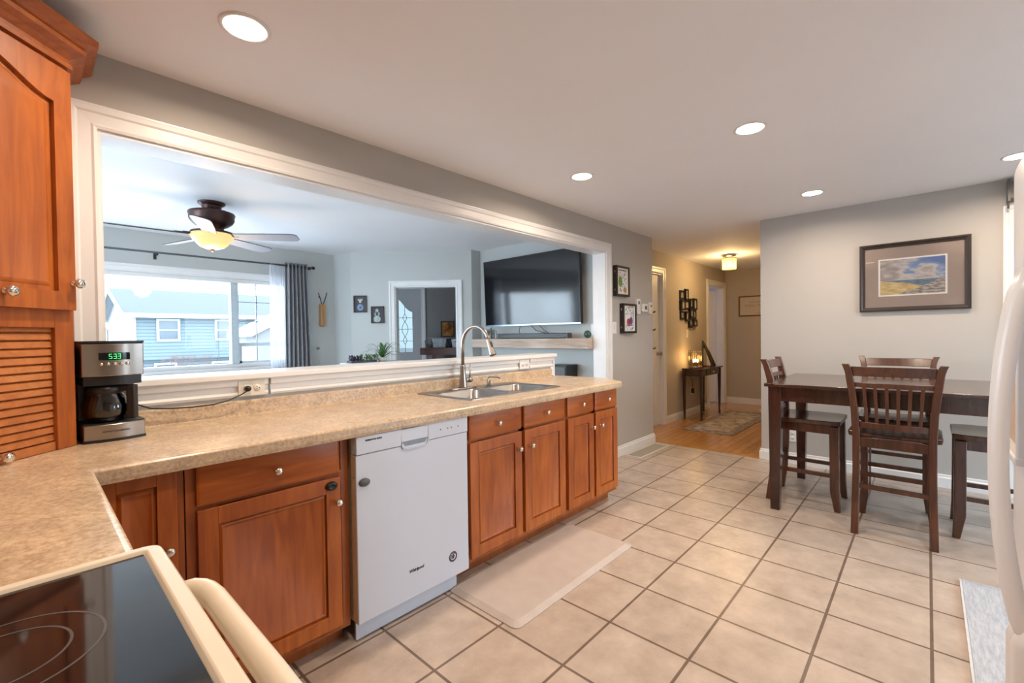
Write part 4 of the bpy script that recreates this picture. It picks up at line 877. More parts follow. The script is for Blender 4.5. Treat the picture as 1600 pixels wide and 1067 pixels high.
# ------------------------------------------------------------------ divider wall: shadow boxes, switch, controls
def shadowbox(x0, x1, z0, z1, label, art):
    M = frameM((x0, YD, z0), (1, 0, 0)); w, h = x1-x0, z1-z0
    t = thing('shadow_box_frame', label, 'picture', (x0+w/2, YD, z0), 0, 'black shadow boxes beside the opening')
    M0 = M; fm = plain('black_brown_frame', (.022, .013, .010), .4)
    mb = MB(M0); mb.box(0, w, 0, .022, 0, .048).box(0, w, h-.022, h, 0, .048).box(0, .022, .022, h-.022, 0, .048).box(w-.022, w, .022, h-.022, 0, .048); finish('frame', mb, fm, t, bevel=.0015)
    finish('paper', MB(M0).box(.022, w-.022, .022, h-.022, .036, .038), M_paper, t)
    cols = [plain('paint_'+n, c, .7) for n, c in (('green', (.16, .30, .06)), ('black', (.02, .02, .03)), ('red', (.45, .05, .06)), ('violet', (.16, .08, .30)), ('ochre', (.50, .30, .07)), ('blue', (.05, .12, .35)))]
    mb = MB(M0)
    for (k, cx, cy, rr, ry) in art:
        mb.m = k; n = 10; mb.add([(w*cx+rr*math.cos(2*PI*i/n), h*cy+ry*math.sin(2*PI*i/n), .0385) for i in range(n)], [tuple(range(n))])
    finish('drawing', mb, cols, t)
    for zz in (.2, .8): finish('side_clasp', MB(M0).box(-.003, 0, h*zz-.012, h*zz+.012, .018, .030), M_nick, t)
    return t
random.seed(3)
def dots(n, y0, y1): return [(random.choice([1, 3, 5, 1]), random.uniform(.2, .8), random.uniform(y0, y1), .006, .009) for _ in range(n)]
shadowbox(4.105, 4.375, 1.67, 1.985, 'upper black shadow box with a green creature drawing, right of the opening', [(0, .32, .48, .040, .060), (4, .68, .22, .028, .035), (4, .30, .22, .015, .02)]+[(1, .22+.06*i, .86, .007, .008) for i in range(10)]+dots(26, .15, .8))
shadowbox(4.235, 4.520, 1.285, 1.60, 'lower black shadow box with a red and violet drawing, right of the opening', [(2, .42, .38, .040, .040), (3, .62, .42, .035, .045), (5, .78, .6, .006, .10), (1, .5, .27, .09, .004)]+dots(24, .60, .9)+dots(10, .12, .25))
def switch(name, M, w, h, label, dev=None, mat=None):
    b = M @ Vector((0, 0, 0)); t = thing(name, label, dev or 'light switch', b)
    finish('plate', MB(M).box(-w/2, w/2, -h/2, h/2, 0, .006), mat or M_white, t, bevel=.0015)
    finish('rocker', MB(M).box(-w*.22, w*.22, -h*.28, h*.28, .006, .010), mat or M_white, t, bevel=.0015); return t
switch('light_switch', frameM((4.118, YD, 1.345), (1, 0, 0)), .08, .12, 'white light switch at the left of the lower shadow box')
t = thing('intercom_remote', 'tall white remote holder with small dark screen, left of the thermostat', 'remote', (4.62, YD, 1.58))
Mi = frameM((4.617, YD, 1.58), (1, 0, 0)); finish('case', MB(Mi).box(-.036, .036, -.085, .085, 0, .028), M_white, t, bevel=.005); finish('screen', MB(Mi).box(-.018, .018, .025, .060, .028, .029), M_grey, t)
for k in range(3): finish('button', MB(Mi).lathe([(.007, 0), (.007, .003), (0, .003)], (0, -.0-.022*k, .028), 10), M_cream, t)
t = thing('thermostat', 'white square thermostat between the remote holder and the hall corner', 'thermostat', (4.765, YD, 1.57))
Mi = frameM((4.765, YD, 1.57), (1, 0, 0)); finish('case', MB(Mi).box(-.068, .068, -.045, .045, 0, .026), M_white, t, bevel=.005); finish('screen', MB(Mi).box(-.005, .045, -.018, .022, .026, .027), M_grey, t)
t = thing('wall_keypad', 'cream wall control with dark sensor nearest the hall corner', 'wall control', (4.92, YD, 1.57))
Mi = frameM((4.925, YD, 1.57), (1, 0, 0)); finish('case', MB(Mi).box(-.045, .045, -.068, .068, 0, .022), M_cream, t, bevel=.005); finish('sensor', MB(Mi).box(-.012, .012, .015, .04, .022, .024), M_grey, t)
for z, w in ((1.53, 'highest'), (1.32, 'middle'), (1.10, 'lowest')):
    o = finish('corner_hook', MB().tube([(5.0, 2.366, z), (5.04, 2.366, z), (5.05, 2.366, z+.012)], .008, 6), M_black)
    tag(o, w+' of the small black hooks on the hall corner edge', 'hook', 'black hooks on the hall corner')

# ------------------------------------------------------------------ hall
t = thing('hall_table', 'small dark console table with one drawer standing in the hallway', 'table', (7.03, 2.55, 0))
hx0, hx1, hy0, hy1 = 6.63, 7.44, 2.395, 2.685
finish('tabletop', MB().box(hx0-.02, hx1+.03, hy0-.02, hy1, .735, .755), M_darkx, t, bevel=.003)
finish('apron', MB().box(hx0+.01, hx1-.01, hy0+.01, hy1-.01, .64, .735), M_dark, t)
dr = finish('drawer', MB().box(hx0+.20, hx1-.20, hy0+.002, hy0+.012, .655, .725), M_dark, t); knob(dr, (hx0+hx1)/2, hy0+.002, .69)
dr = finish('drawer', MB().box(hx0+.002, hx0+.012, hy0+.05, hy1-.05, .66, .72), M_dark, t)
for lx in (hx0, hx1-.042):
    for ly in (hy0, hy1-.042):
        mb = MB(); mb.box(lx, lx+.042, ly, ly+.042, .62, .735); mb.frus((lx+.010, lx+.032, ly+.010, ly+.032), (lx, lx+.042, ly, ly+.042), 0, .62); finish('leg', mb, M_dark, t)
lx, ly = 6.76, 2.545
t = thing('table_lamp', 'round metal mesh lamp glowing warm on the hall console', 'lamp', (lx, ly, .755))
finish('base', MB().lathe([(.095, 0), (.095, .012), (.08, .016), (0, .016)], (lx, ly, .757), 24), M_black, t)
mb = MB()
for i in range(20): a = 2*PI*i/20; mb.tube([(lx+.092*math.cos(a), ly+.092*math.sin(a), .770), (lx+.092*math.cos(a), ly+.092*math.sin(a), 1.005)], .0035, 5)
for z in (.775, 1.005): mb.sweep([(lx+.092*math.cos(2*PI*i/24), ly+.092*math.sin(2*PI*i/24), z) for i in range(24)], [(-.003, 0), (.003, 0), (.003, .008), (-.003, .008)], (0, 0, 1), closed=True)
finish('cage', mb, M_nick, t); finish('inner_shade', MB().lathe([(.086, .785), (.086, 1.0)], (lx, ly, 0), 24, caps=False), M_lampg, t)
for k, (dx, dy) in enumerate(((.03, .01), (-.03, .012), (0, -.034))):
    finish('candle_bulb', MB().sphere((lx+dx, ly+dy, .865), .012, 8, 2.0), M_bulb, t)
l = lamp('table_lamp_light', (lx, ly, .93), 3.0, (1, .62, .26), .05)
t = thing('decorative_easel', 'dark wooden A-shaped ornament leaning beside the hall lamp', 'ornament', (7.18, 2.53, .755))
mb = MB(); mb.tube([(7.10, 2.56, .757), (7.13, 2.57, .95), (7.17, 2.58, 1.15)], [.016, .016, .012], 8).tube([(7.17, 2.58, 1.15), (7.26, 2.52, .95), (7.33, 2.47, .758)], [.016, .030, .038], 8).tube([(7.17, 2.58, 1.14), (7.20, 2.56, 1.04)], .018, 8)
finish('frame', mb, plain('driftwood_dark', (.06, .045, .04), .8, noise=.4, nscale=40), t); finish('foot', MB().box(7.09, 7.34, 2.45, 2.59, .756, .772), M_dark, t)
# picture collage
mb = MB(); Mc_ = frameM((6.60, 2.72, 1.42), (1, 0, 0)); t = thing('photo_collage', 'cluster of overlapping black photo frames on the hall wall', 'picture frame', (6.93, 2.72, 1.42))
fr = [(.02, .36, .16, .14), (.20, .36, .12, .17), (.02, .20, .15, .15), (.20, .22, .16, .14), (.38, .25, .12, .14), (.50, .22, .14, .18), (.03, .06, .15, .13), (.21, .04, .12, .15), (.36, .09, .13, .15), (.53, .08, .12, .14), (.34, -.06, .13, .14), (.50, -.04, .14, .11)]
phm = [plain('photo_grey', (.26, .25, .25), .4, noise=.6, nscale=25), plain('photo_tan', (.36, .30, .26), .4, noise=.6, nscale=30)]
for i, (x, y, w, h) in enumerate(fr):
    dz = .012+.010*(i % 3)
    f = finish('photo_frame', MB(Mc_).sweep([(x, y, 0), (x+w, y, 0), (x+w, y+h, 0), (x, y+h, 0)], [(0, 0), (0, dz+.008), (.027, dz+.008), (.027, 0)], (0, 0, 1), closed=True), M_black, t)
    finish('photo', MB(Mc_).box(x+.018, x+w-.018, y+.018, y+h-.018, dz-.004, dz), phm[i % 2], f)
switch('light_switch', frameM((6.90, 2.72, 1.27), (1, 0, 0)), .075, .12, 'cream light switch under the photo frames in the hall', mat=M_cream)
outlet('wall_outlet', 7.05, 2.72, .37, 'cream outlet under the hall console with a black plug', M_cream, False)
t = thing('lamp_cord', 'black lamp cord hanging to the outlet under the hall console', 'cord', (7.0, 2.70, .37)); finish('cable', MB().tube([(6.80, 2.66, .757), (6.85, 2.70, .74), (6.98, 2.705, .60), (7.08, 2.70, .52), (7.06, 2.70, .42)], .004, 6), M_black, t)
finish('plug', MB().box(7.03, 7.08, 2.675, 2.713, .34, .42), M_black, t, bevel=.006)
# hall rug
t = thing('hall_rug', 'faded patterned rug on the oak floor of the hallway', 'rug', (6.8, 2.0, 0))
finish('field', MB().box(6.02, 7.62, 1.87, 2.30, .001, .009), M_rugh, t); finish('border', MB().box(5.88, 7.78, 1.76, 2.385, .0008, .0075), M_rughb, t)
# ceiling light of crystal rods
t = thing('ceiling_light', 'small flush ceiling light with a crystal drum shade in the hallway', 'ceiling light', (6.90, 2.10, 2.2))
finish('canopy', MB().lathe([(.085, 0), (.085, -.022), (.05, -.032), (.02, -.04), (0, -.04)], (6.9, 2.1, 2.40), 24), M_nick, t)
mb = MB()
for i in range(18): a = 2*PI*i/18; mb.tube([(6.9+.082*math.cos(a), 2.1+.082*math.sin(a), 2.345), (6.9+.082*math.cos(a), 2.1+.082*math.sin(a), 2.190)], .0115, 6)
finish('crystal_rods', mb, M_crys, t); finish('ring', MB().lathe([(.096, 2.338), (.096, 2.352), (.07, 2.352), (.07, 2.338)], (6.9, 2.1, 0), 24, caps=False).tube([(6.82, 2.1, 2.345), (6.98, 2.1, 2.345)], .006, 6).tube([(6.9, 2.1, 2.37), (6.9, 2.1, 2.345)], .01, 6), M_nick, t)
finish('bulb', MB().sphere((6.9, 2.1, 2.275), .026, 8, 1.2), M_bulb, t)
lamp('ceiling_light_lamp', (6.9, 2.1, 2.23), 25.0, (1, .66, .30), .06)
# sign at the end of the hall
Ms = frameM((8.70, 2.49, 1.56), (0, -1, 0)); t = framed('framed_sign', 'wood-framed cream sign with faint lettering at the end of the hallway', 'sign', Ms, .62, .36, .022, .02, plain('sign_brown_frame', (.16, .08, .03), .5), plain('sign_cream', (.58, .50, .40), .7))
Mt = Ms @ Matrix.Translation((.31, 0, .0085)); fm = plain('faint_lettering', (.30, .24, .17), .7)
text('lettering', 'Sometimes the', .045, Mt @ Matrix.Translation((0, .25, 0)), fm, t); text('lettering', 'SMALL THINGS', .062, Mt @ Matrix.Translation((0, .185, 0)), fm, t); text('lettering', 'matter most', .03, Mt @ Matrix.Translation((.06, .06, 0)), fm, t)
t = thing('bedroom_rug', 'dark grey rug on the bedroom floor beyond the ajar hall door', 'rug', (8.2, 3.7, 0)); finish('pile', MB().box(7.6, 9.0, 3.3, 4.3, .001, .02), M_fabric, t)

# ------------------------------------------------------------------ living room
FCX, FCY = 1.05, 4.31
t = thing('ceiling_fan', 'five-blade bronze ceiling fan with lit amber glass bowl in the living room', 'ceiling fan', (FCX, FCY, 2.0))
finish('canopy', MB().lathe([(.098, 2.40), (.096, 2.388), (.076, 2.374), (.070, 2.368), (.072, 2.362), (.066, 2.352), (.066, 2.322)], (FCX, FCY, 0), 28), M_bronze, t)
finish('motor_housing', MB().lathe([(.062, 2.326), (.145, 2.322), (.163, 2.316), (.167, 2.304), (.160, 2.290), (.160, 2.262), (.146, 2.238), (.118, 2.214), (.085, 2.200), (.075, 2.165), (.095, 2.158), (.095, 2.150)], (FCX, FCY, 0), 32), M_bronze, t)
for k in range(5):
    a = math.radians(-38+72*k); Mb = Matrix.Translation((FCX, FCY, 2.128)) @ Matrix.Rotation(a, 4, 'Z') @ Matrix.Rotation(math.radians(-13), 4, 'X')
    iron = finish('blade_iron', MB(Mb).tube([(.08, 0, .045), (.12, 0, .02), (.155, 0, .006), (.20, 0, .004)], .010, 8).box(.15, .255, -.030, .030, .004, .009), M_bronze, t)
    o_ = [(.17, -.050), (.40, -.062), (.60, -.066), (.645, -.058), (.665, -.035), (.665, .035), (.645, .058), (.60, .066), (.40, .062), (.17, .050)]
    mb = MB(Mb); mb.m = 0; n = len(o_); mb.add([(x, y, -.004) for x, y in o_], [tuple(range(n))[::-1]]); mb.m = 1; mb.add([(x, y, .003) for x, y in o_]+[(x, y, -.004) for x, y in o_], [tuple(range(n))]+[(n+i, n+(i+1) % n, (i+1) % n, i) for i in range(n)])
    finish('blade', mb, [M_blade, M_bladed], t)
finish('light_rim', MB().lathe([(.10, 2.165), (.150, 2.158), (.155, 2.146), (.148, 2.138)], (FCX, FCY, 0), 28, caps=False), M_bronze, t)
bw = finish('glass_bowl', MB().lathe([(.150, 2.145), (.153, 2.125), (.140, 2.095), (.122, 2.082), (.115, 2.065), (.085, 2.038), (.045, 2.022), (0, 2.018)], (FCX, FCY, 0), 28, caps=False), M_bowl, t)
finish('finial', MB().lathe([(.012, 2.024), (.016, 2.016), (.012, 2.006), (.004, 1.998), (0, 1.996)], (FCX, FCY, 0), 12), M_bronze, bw)
lamp('fan_lamp', (FCX, FCY, 1.95), 9.0, (1, .72, .42), .10)
# curtain rod, drape, sheer
t = thing('curtain_rod', 'long dark metal curtain rod above the living room window', 'curtain rod', (.9, 5.79, 2.17))
rod = finish('pole', MB().tube([(-.8, 5.79, 2.178), (2.50, 5.79, 2.178)], .011, 10), M_grey, t)
for x in (2.50, -.83): finish('finial', MB().lathe([(.019, 0), (.019, .03), (0, .032)], (x, 5.79, 2.178), 12, 'x'), M_black, t)
for x in (.92, 2.47, -.7): finish('bracket', MB().box(x-.006, x+.006, 5.795, 5.898, 2.158, 2.170).box(x-.012, x+.012, 5.892, 5.899, 2.12, 2.20).tube([(x, 5.79, 2.15), (x, 5.79, 2.166)], .013, 8), M_black, t)
def drape(name, x0, x1, folds, amp, z0, z1, mat, y=5.79, nx=120, seed=1, solid=.002, widen=.06):
    random.seed(seed); ph = [random.uniform(-.4, .4) for _ in range(folds+2)]
    def f(a, b):
        k = a*folds; w = 1-b; x = x0+(x1-x0)*a+ (a-.3)*widen*w
        return (x, y+amp*(1+.15*w)*math.sin(2*PI*k+ph[int(k)]*w)+.01*math.sin(3*a+5*b), z0+(z1-z0)*b)
    return MB().grid(f, nx, 14)
t = thing('drape_curtain', 'grey pleated curtain gathered at the right of the living room window', 'curtain', (2.3, 5.79, .02)); c_ = finish('cloth', drape('c', 2.170, 2.44, 6, .030, .03, 2.215, M_fabric), M_fabric, t, solid=.003)
mb = MB()
for i in range(6): x = 2.19+.045*i; mb.lathe([(.020, -.002), (.020, .002), (.014, .002), (.014, -.002)], (x, 5.79, 2.178), 12, 'x', caps=False)
for i in range(6): x = 2.19+.045*i; finish('grommet', MB().lathe([(.022, -.003), (.022, .003), (.014, .003), (.014, -.003), (.022, -.003)], (x, 5.79, 2.178), 14, 'x', caps=False), M_grey, t)
t = thing('sheer_curtain', 'white sheer curtain hanging beside the grey drape', 'curtain', (2.08, 5.81, .02)); finish('cloth', drape('s', 1.985, 2.17, 7, .016, .03, 2.20, M_sheer, 5.80, 120, 4, widen=-.02), M_sheer, t)
o = finish('curtain_holdback', MB().tube([(2.60, 5.90, 1.145), (2.60, 5.84, 1.145), (2.585, 5.82, 1.15), (2.56, 5.82, 1.16)], .007, 8).lathe([(.02, 0), (.02, .006), (0, .006)], (2.60, 5.90, 1.145), 12, '-y'), M_nick); tag(o, 'small metal curtain holdback on the wall right of the grey curtain', 'curtain holdback')
t = thing('wall_vase', 'light wooden wall vase holding two dark twigs near the curtain', 'wall vase', (2.65, 5.86, 1.43))
mb = MB(); mb.box(2.625, 2.655, 5.83, 5.899, 1.44, 1.725).box(2.660, 2.695, 5.84, 5.899, 1.43, 1.72); finish('pocket', mb, M_woodlt, t, bevel=.004)
finish('twigs', MB().tube([(2.65, 5.865, 1.72), (2.63, 5.86, 1.80), (2.60, 5.85, 1.87)], .005, 6).tube([(2.67, 5.865, 1.72), (2.695, 5.86, 1.80), (2.715, 5.85, 1.88)], .005, 6).tube([(2.625, 5.86, 1.80), (2.60, 5.86, 1.83)], .003, 5), M_bark, t)
# small portraits on the diagonal wall
def portrait(t0, t1, z0, z1, label, shapes, cols):
    M = frameM(dp(t0, 0, z0), DT); w, h = t1-t0, z1-z0; t = framed('small_portrait', label, 'picture', M, w, h, .016, .02, plain('grey_brown_frame', (.07, .055, .055), .5), plain('portrait_ground', (.05, .05, .065), .6), grp='small portraits by the doorway')
    mb = MB(M); mats = [plain('portrait_'+str(i), c, .7, noise=.4, nscale=60) for i, c in enumerate(cols)]
    for k, cx, cy, rx, ry in shapes: mb.m = k; mb.add([(w*cx+w*rx*math.cos(2*PI*i/14), h*cy+h*ry*math.sin(2*PI*i/14), .0085+.0003*k) for i in range(14)], [tuple(range(14))])
    finish('painted_figure', mb, mats, t)
portrait(.04, .213, 1.606, 1.828, 'small dark portrait with a blue-collared pale figure, upper left of the doorway', [(0, .5, .68, .10, .12), (0, .36, .76, .05, .06), (0, .64, .76, .05, .06), (1, .5, .30, .24, .20), (0, .5, .42, .12, .05), (2, .5, .30, .08, .06)], [(.55, .55, .50), (.22, .30, .48), (.06, .07, .12)])
portrait(.270, .440, 1.461, 1.684, 'small dark portrait of a pale long-haired figure, lower and nearer the doorway', [(0, .45, .74, .12, .12), (1, .45, .55, .22, .14), (2, .45, .56, .10, .12), (0, .45, .26, .28, .20)], [(.42, .48, .44), (.32, .38, .36), (.06, .08, .08)])
# plants on a stand behind the half wall
px_, py_ = 2.93, 4.98
t = thing('plant_stand', 'white narrow table carrying the plants behind the half wall', 'table', (px_, py_, 0))
finish('top', MB().box(px_-.42, px_+.30, py_-.12, py_+.12, .955, .98), M_white, t)
for dx in (-.39, .25):
    for dy in (-.1, .07): finish('leg', MB().box(px_+dx, px_+dx+.03, py_+dy, py_+dy+.03, 0, .955), M_white, t)
t = thing('spider_plant', 'green spider plant with long arching leaves in front of the doorway', 'plant', (px_+.07, py_, .98)); cx_, cy_ = px_+.07, py_
finish('pot', MB().lathe([(.045, .98), (.06, 1.03), (.055, 1.03), (0, 1.02)], (cx_, cy_, 0), 18), M_cream, t)
random.seed(11); mb = MB()
for i in range(42):
    a = random.uniform(0, 2*PI); ln = random.uniform(.10, .30); up = random.uniform(.04, .15); pts = []
    for k in range(7):
        q = k/6; pts.append(Vector((cx_+math.cos(a)*ln*q, cy_+math.sin(a)*ln*q*.7, 1.02+up*math.sin(PI*.75*q)*1.4-.02*q)))
    sd = Vector((-math.sin(a), math.cos(a), 0)); vs = []
    for k, p in enumerate(pts): w = .007*(1-(k/6)**2)+.0008; vs += [p-sd*w, p+Vector((0, 0, -.002)), p+sd*w]
    mb.add(vs, [(k*3+j, k*3+j+1, k*3+j+4, k*3+j+3) for k in range(6) for j in range(2)], True)
finish('leaves', mb, M_leaf, t)
t = thing('succulent_tray', 'tray of purple and green succulents left of the spider plant', 'plant', (px_-.22, py_, .98))
finish('tray', MB().box(px_-.37, px_-.04, py_-.06, py_+.06, .981, 1.005), M_grey, t, bevel=.003)
for nm, mt, xa, xb, hh, sd_ in (('purple_succulents', M_purp, -.36, -.22, .06, 1), ('green_succulents', M_succ, -.24, .0, .07, 2)):
    random.seed(sd_); mb = MB()
    for i in range(80):
        x = px_+random.uniform(xa, xb); y = py_+random.uniform(-.05, .05); z = 1.0+random.uniform(0, hh); rr = random.uniform(.006, .013)
        mb.lathe([(.001, -rr), (rr, 0), (.001, rr*1.4)], (x, y, z), 5)
        mb.tube([(x, y, .995), (x, y, z)], .0015, 4)
    finish(nm, mb, mt, t)
# television, soundbar, mantel
TVX = 4.0
MT = Matrix.Translation((TVX, 0, 1.395)) @ Matrix.Rotation(math.radians(-2), 4, 'Y') @ Matrix.Translation((-TVX, 0, -1.395))
t = thing('television', 'large black flat television mounted above the wooden mantel', 'television', (4.05, 3.43, 1.4))
finish('housing', MB(MT).box(TVX, TVX+.045, 2.70, 4.16, 1.395, 2.215), M_black, t, bevel=.004)
finish('screen', MB(MT).box(TVX-.001, TVX+.001, 2.712, 4.148, 1.412, 2.203), M_tv, t)
finish('bottom_trim', MB(MT).box(TVX-.003, TVX+.002, 2.70, 4.16, 1.395, 1.411), plain('tv_bezel_highlight', (.30, .36, .40), .2, .8), t)  # lower bezel strip with its light-blue highlight put into the colour
finish('wall_mount', MB().box(TVX+.045, 4.099, 3.2, 3.7, 1.6, 2.0), M_black, t)
t = thing('mantel_shelf', 'thick pale oak mantel shelf on the wall under the television', 'shelf', (3.97, 3.4, 1.13)); finish('beam', MB().box(3.86, 4.098, 2.525, 4.29, 1.131, 1.240), M_mant, t, bevel=.006)
t = thing('soundbar', 'long black soundbar lying on the mantel beneath the television', 'soundbar', (3.95, 3.3, 1.24)); finish('body', MB().box(3.91, 3.99, 2.83, 3.86, 1.2415, 1.300), M_black, t, bevel=.006); finish('end_cap', MB().box(3.908, 3.992, 2.815, 2.83, 1.2415, 1.30), M_grey, t)
t = thing('television_cables', 'thin dark cables dangling between television and soundbar', 'cable', (4.06, 3.4, 1.3)); finish('cable', MB().tube([(4.06, 3.62, 1.40), (4.05, 3.63, 1.33), (4.05, 3.60, 1.25)], .004, 6), M_black, t); finish('cable', MB().tube([(4.06, 3.45, 1.40), (4.05, 3.36, 1.33), (4.05, 3.22, 1.30)], .004, 6), M_black, t); finish('cable', MB().tube([(4.06, 3.33, 1.40), (4.05, 3.25, 1.34), (4.05, 3.18, 1.30)], .004, 6), M_black, t)
# keepsakes on the mantel: postcard, tray and small ornaments
t = thing('photo_card', 'postcard standing at the left end of the mantel', 'card', (4.0, 4.2, 1.24)); finish('card', MB(Matrix.Translation((4.02, 4.19, 1.2415)) @ Matrix.Rotation(math.radians(-25), 4, 'Z')).box(-.003, .003, -.075, .075, 0, .12), [plain('card_print', (.30, .28, .31), .6, noise=.6, nscale=20)], t)
finish('card_figure', MB(Matrix.Translation((4.013, 4.19, 1.2415)) @ Matrix.Rotation(math.radians(-25), 4, 'Z')).box(-.001, .001, -.020, .020, .02, .10), [plain('card_print_dark', (.12, .06, .09), .6, noise=.8, nscale=60)], t)
orn = [(4.06, .08, (.10, .28, .18), 'small green ornament just right of the postcard on the mantel'), (4.00, .07, (.45, .42, .38), 'small pale ornament second right of the postcard on the mantel'), (3.965, .14, (.10, .13, .11), 'tallest dark green figurine left of the soundbar'), (3.92, .115, (.16, .14, .13), 'middle grey figurine left of the soundbar'), (3.885, .105, (.34, .34, .36), 'small silver figurine touching the left end of the soundbar')]
for i, (y, h, c, lab) in enumerate(orn):
    mb = MB().lathe([(.016, 0), (.019, .004), (.010, h*.25), (.017, h*.45), (.012, h*.65), (.006, h*.72), (.011, h*.82), (.008, h*.97), (0, h)], (3.905 if i > 1 else 3.92, y, 1.2415), 12)
    tag(finish('figurine', mb, plain('figurine_paint_%d' % i, c, .5, noise=.4, nscale=80)), lab, 'figurine', 'ornaments on the mantel')
o = finish('glass_ball', MB().sphere((3.93, 2.575, 1.2805), .040, 10), plain('green_crackle_glass', (.035, .09, .075), .2, noise=.8, nscale=70)); tag(o, 'dark green glass ball on the right end of the mantel', 'ornament')
switch('light_switch', frameM((4.10, 2.60, 1.33), (0, -1, 0)), .08, .12, 'white switch above the right end of the mantel')
t = thing('speaker', 'black floor speaker below the mantel seen through the walkway', 'speaker', (3.95, 2.93, 0)); sb = finish('cabinet', MB().box(3.86, 4.07, 2.80, 3.06, .002, .955), M_black, t, bevel=.006); finish('grille', MB().box(3.852, 3.861, 2.815, 3.045, .1, .93), M_grey, t)
# foyer shelf and its things
def fq(tt, off, z): return dp(tt, off, z)
Mf = frameM(dp(.64, 1.0, 0), DT)     # x along the wall, y up, z towards the camera
t = thing('foyer_shelf', 'dark curved wooden hall shelf inside the entrance doorway', 'shelf', dp(1.1, 1.1, 0))
poly = [(0.02, -.38), (1.2, -.38), (1.2, .08)]+[(1.2-1.18*i/14, .08*math.cos(PI*.5*(i/14))**.6) for i in range(1, 15)]
mb = MB(); mb.add([Mf @ Vector((x, yy, z)) for yy in (1.0, 1.105) for x, z in poly], [tuple(range(len(poly))), tuple(range(len(poly), 2*len(poly)))[::-1]]+[(i, (i+1) % len(poly), len(poly)+(i+1) % len(poly), len(poly)+i) for i in range(len(poly))]); finish('top', mb, M_bench, t)
for x in (.15, 1.05): finish('leg', MB(Mf).box(x, x+.05, 0, 1.0, -.30, -.25), M_bench, t)
def fbox(name, x0, x1, z0, z1, d0, d1, mat, label, cat, extra=None, taper=.015):
    t = thing(name, label, cat, Mf @ Vector(((x0+x1)/2, z0, (d0+d1)/2)))
    M2 = Mf @ Matrix(((1, 0, 0, 0), (0, 0, 1, 0), (0, 1, 0, 0), (0, 0, 0, 1)))
    b = finish('basket', MB(M2).frus((x0+taper, x1-taper, d0+taper, d1-taper), (x0, x1, d0, d1), z0, z1), mat, t, bevel=.004)
    if extra: extra(t)
    return t
fbox('storage_box', .50, .70, 1.107, 1.235, -.22, -.02, plain('white_bin', (.80, .80, .82), .6), 'white bin with a cut-out grip on the foyer shelf', 'storage box', lambda t: finish('grip', MB(Mf).box(.56, .63, 1.185, 1.20, -.027, -.0215), M_slot, t))
fbox('storage_bin', .20, .42, 1.107, 1.245, -.22, -.03, plain('pale_blue_bin', (.62, .70, .78), .6, noise=.25, nscale=25), 'pale blue bin in the middle of the foyer shelf', 'storage box')
fbox('clear_jar', .08, .19, 1.107, 1.22, -.20, -.05, plain('grey_contents', (.25, .26, .26), .5, noise=.6, nscale=50), 'grey patterned container at the left end of the foyer shelf', 'container')
fbox('dark_pouch', .425, .495, 1.107, 1.24, -.25, -.10, plain('navy_cloth', (.04, .06, .10), .8), 'navy cloth pouch squeezed between the bins on the foyer shelf', 'pouch')
Ma = Mf @ Matrix.Translation((.36, 1.28, -.36)) ; t = thing('autumn_picture', 'small dark-framed orange picture standing behind the bins', 'picture', Mf @ Vector((.46, 1.26, -.3)))
Ma = Mf @ Matrix.Translation((.28, 1.262, -.355))
finish('frame', MB(Ma).sweep([(0, 0, 0), (.22, 0, 0), (.22, .26, 0), (0, .26, 0)], [(0, 0), (0, .02), (.018, .02), (.018, 0)], (0, 0, 1), closed=True), plain('dark_green_frame', (.02, .035, .03), .5), t)
finish('canvas', MB(Ma).box(.016, .204, .016, .244, .004, .010), [rugmat('autumn_paint', (.05, .03, .02), (.45, .16, .03), (.50, .30, .14), 9)], t)
finish('back_ledge', MB(Mf).box(.05, 1.1, 1.245, 1.262, -.40, -.27), M_lint, t)

# ------------------------------------------------------------------ recessed lights
PG = 'recessed ceiling lights'
pots = [(.555, 1.80, 'large bright recessed light at the upper left of the ceiling'), (2.72, .715, 'recessed light in the middle of the kitchen ceiling'), (2.69, 1.795, 'recessed light nearest the wall opening header'), (4.34, .685, 'recessed light nearest the framed beach picture'), (4.39, -.435, 'recessed light partly cut off at the right edge by the fridge'),
        (.555, .70, 'added unseen recessed light above the front of the stove, for fill'), (2.70, -.42, 'added unseen recessed light above the blue-grey rug beside the fridge, for fill')]  # both fixtures on this line are out of view, added as fill
for i, (x, y, lab) in enumerate(pots):
    t = thing('recessed_light', lab, 'ceiling light', (x, y, ZC-.01), 0, PG)
    finish('trim_ring', MB().lathe([(.083, 0), (.083, -.004), (.074, -.007), (.066, -.004), (.066, 0)], (x, y, ZC), 36, caps=False), M_white, t)
    finish('lens', MB().lathe([(.0, -.0055), (.066, -.0055), (.066, -.001), (0, -.001)], (x, y, ZC), 36, caps=False), M_lens, t)
    l = lamp('recessed_lamp', (x, y, ZC-.008), POT_W, POT_COL, .12, 'AREA', spread=math.radians(165))

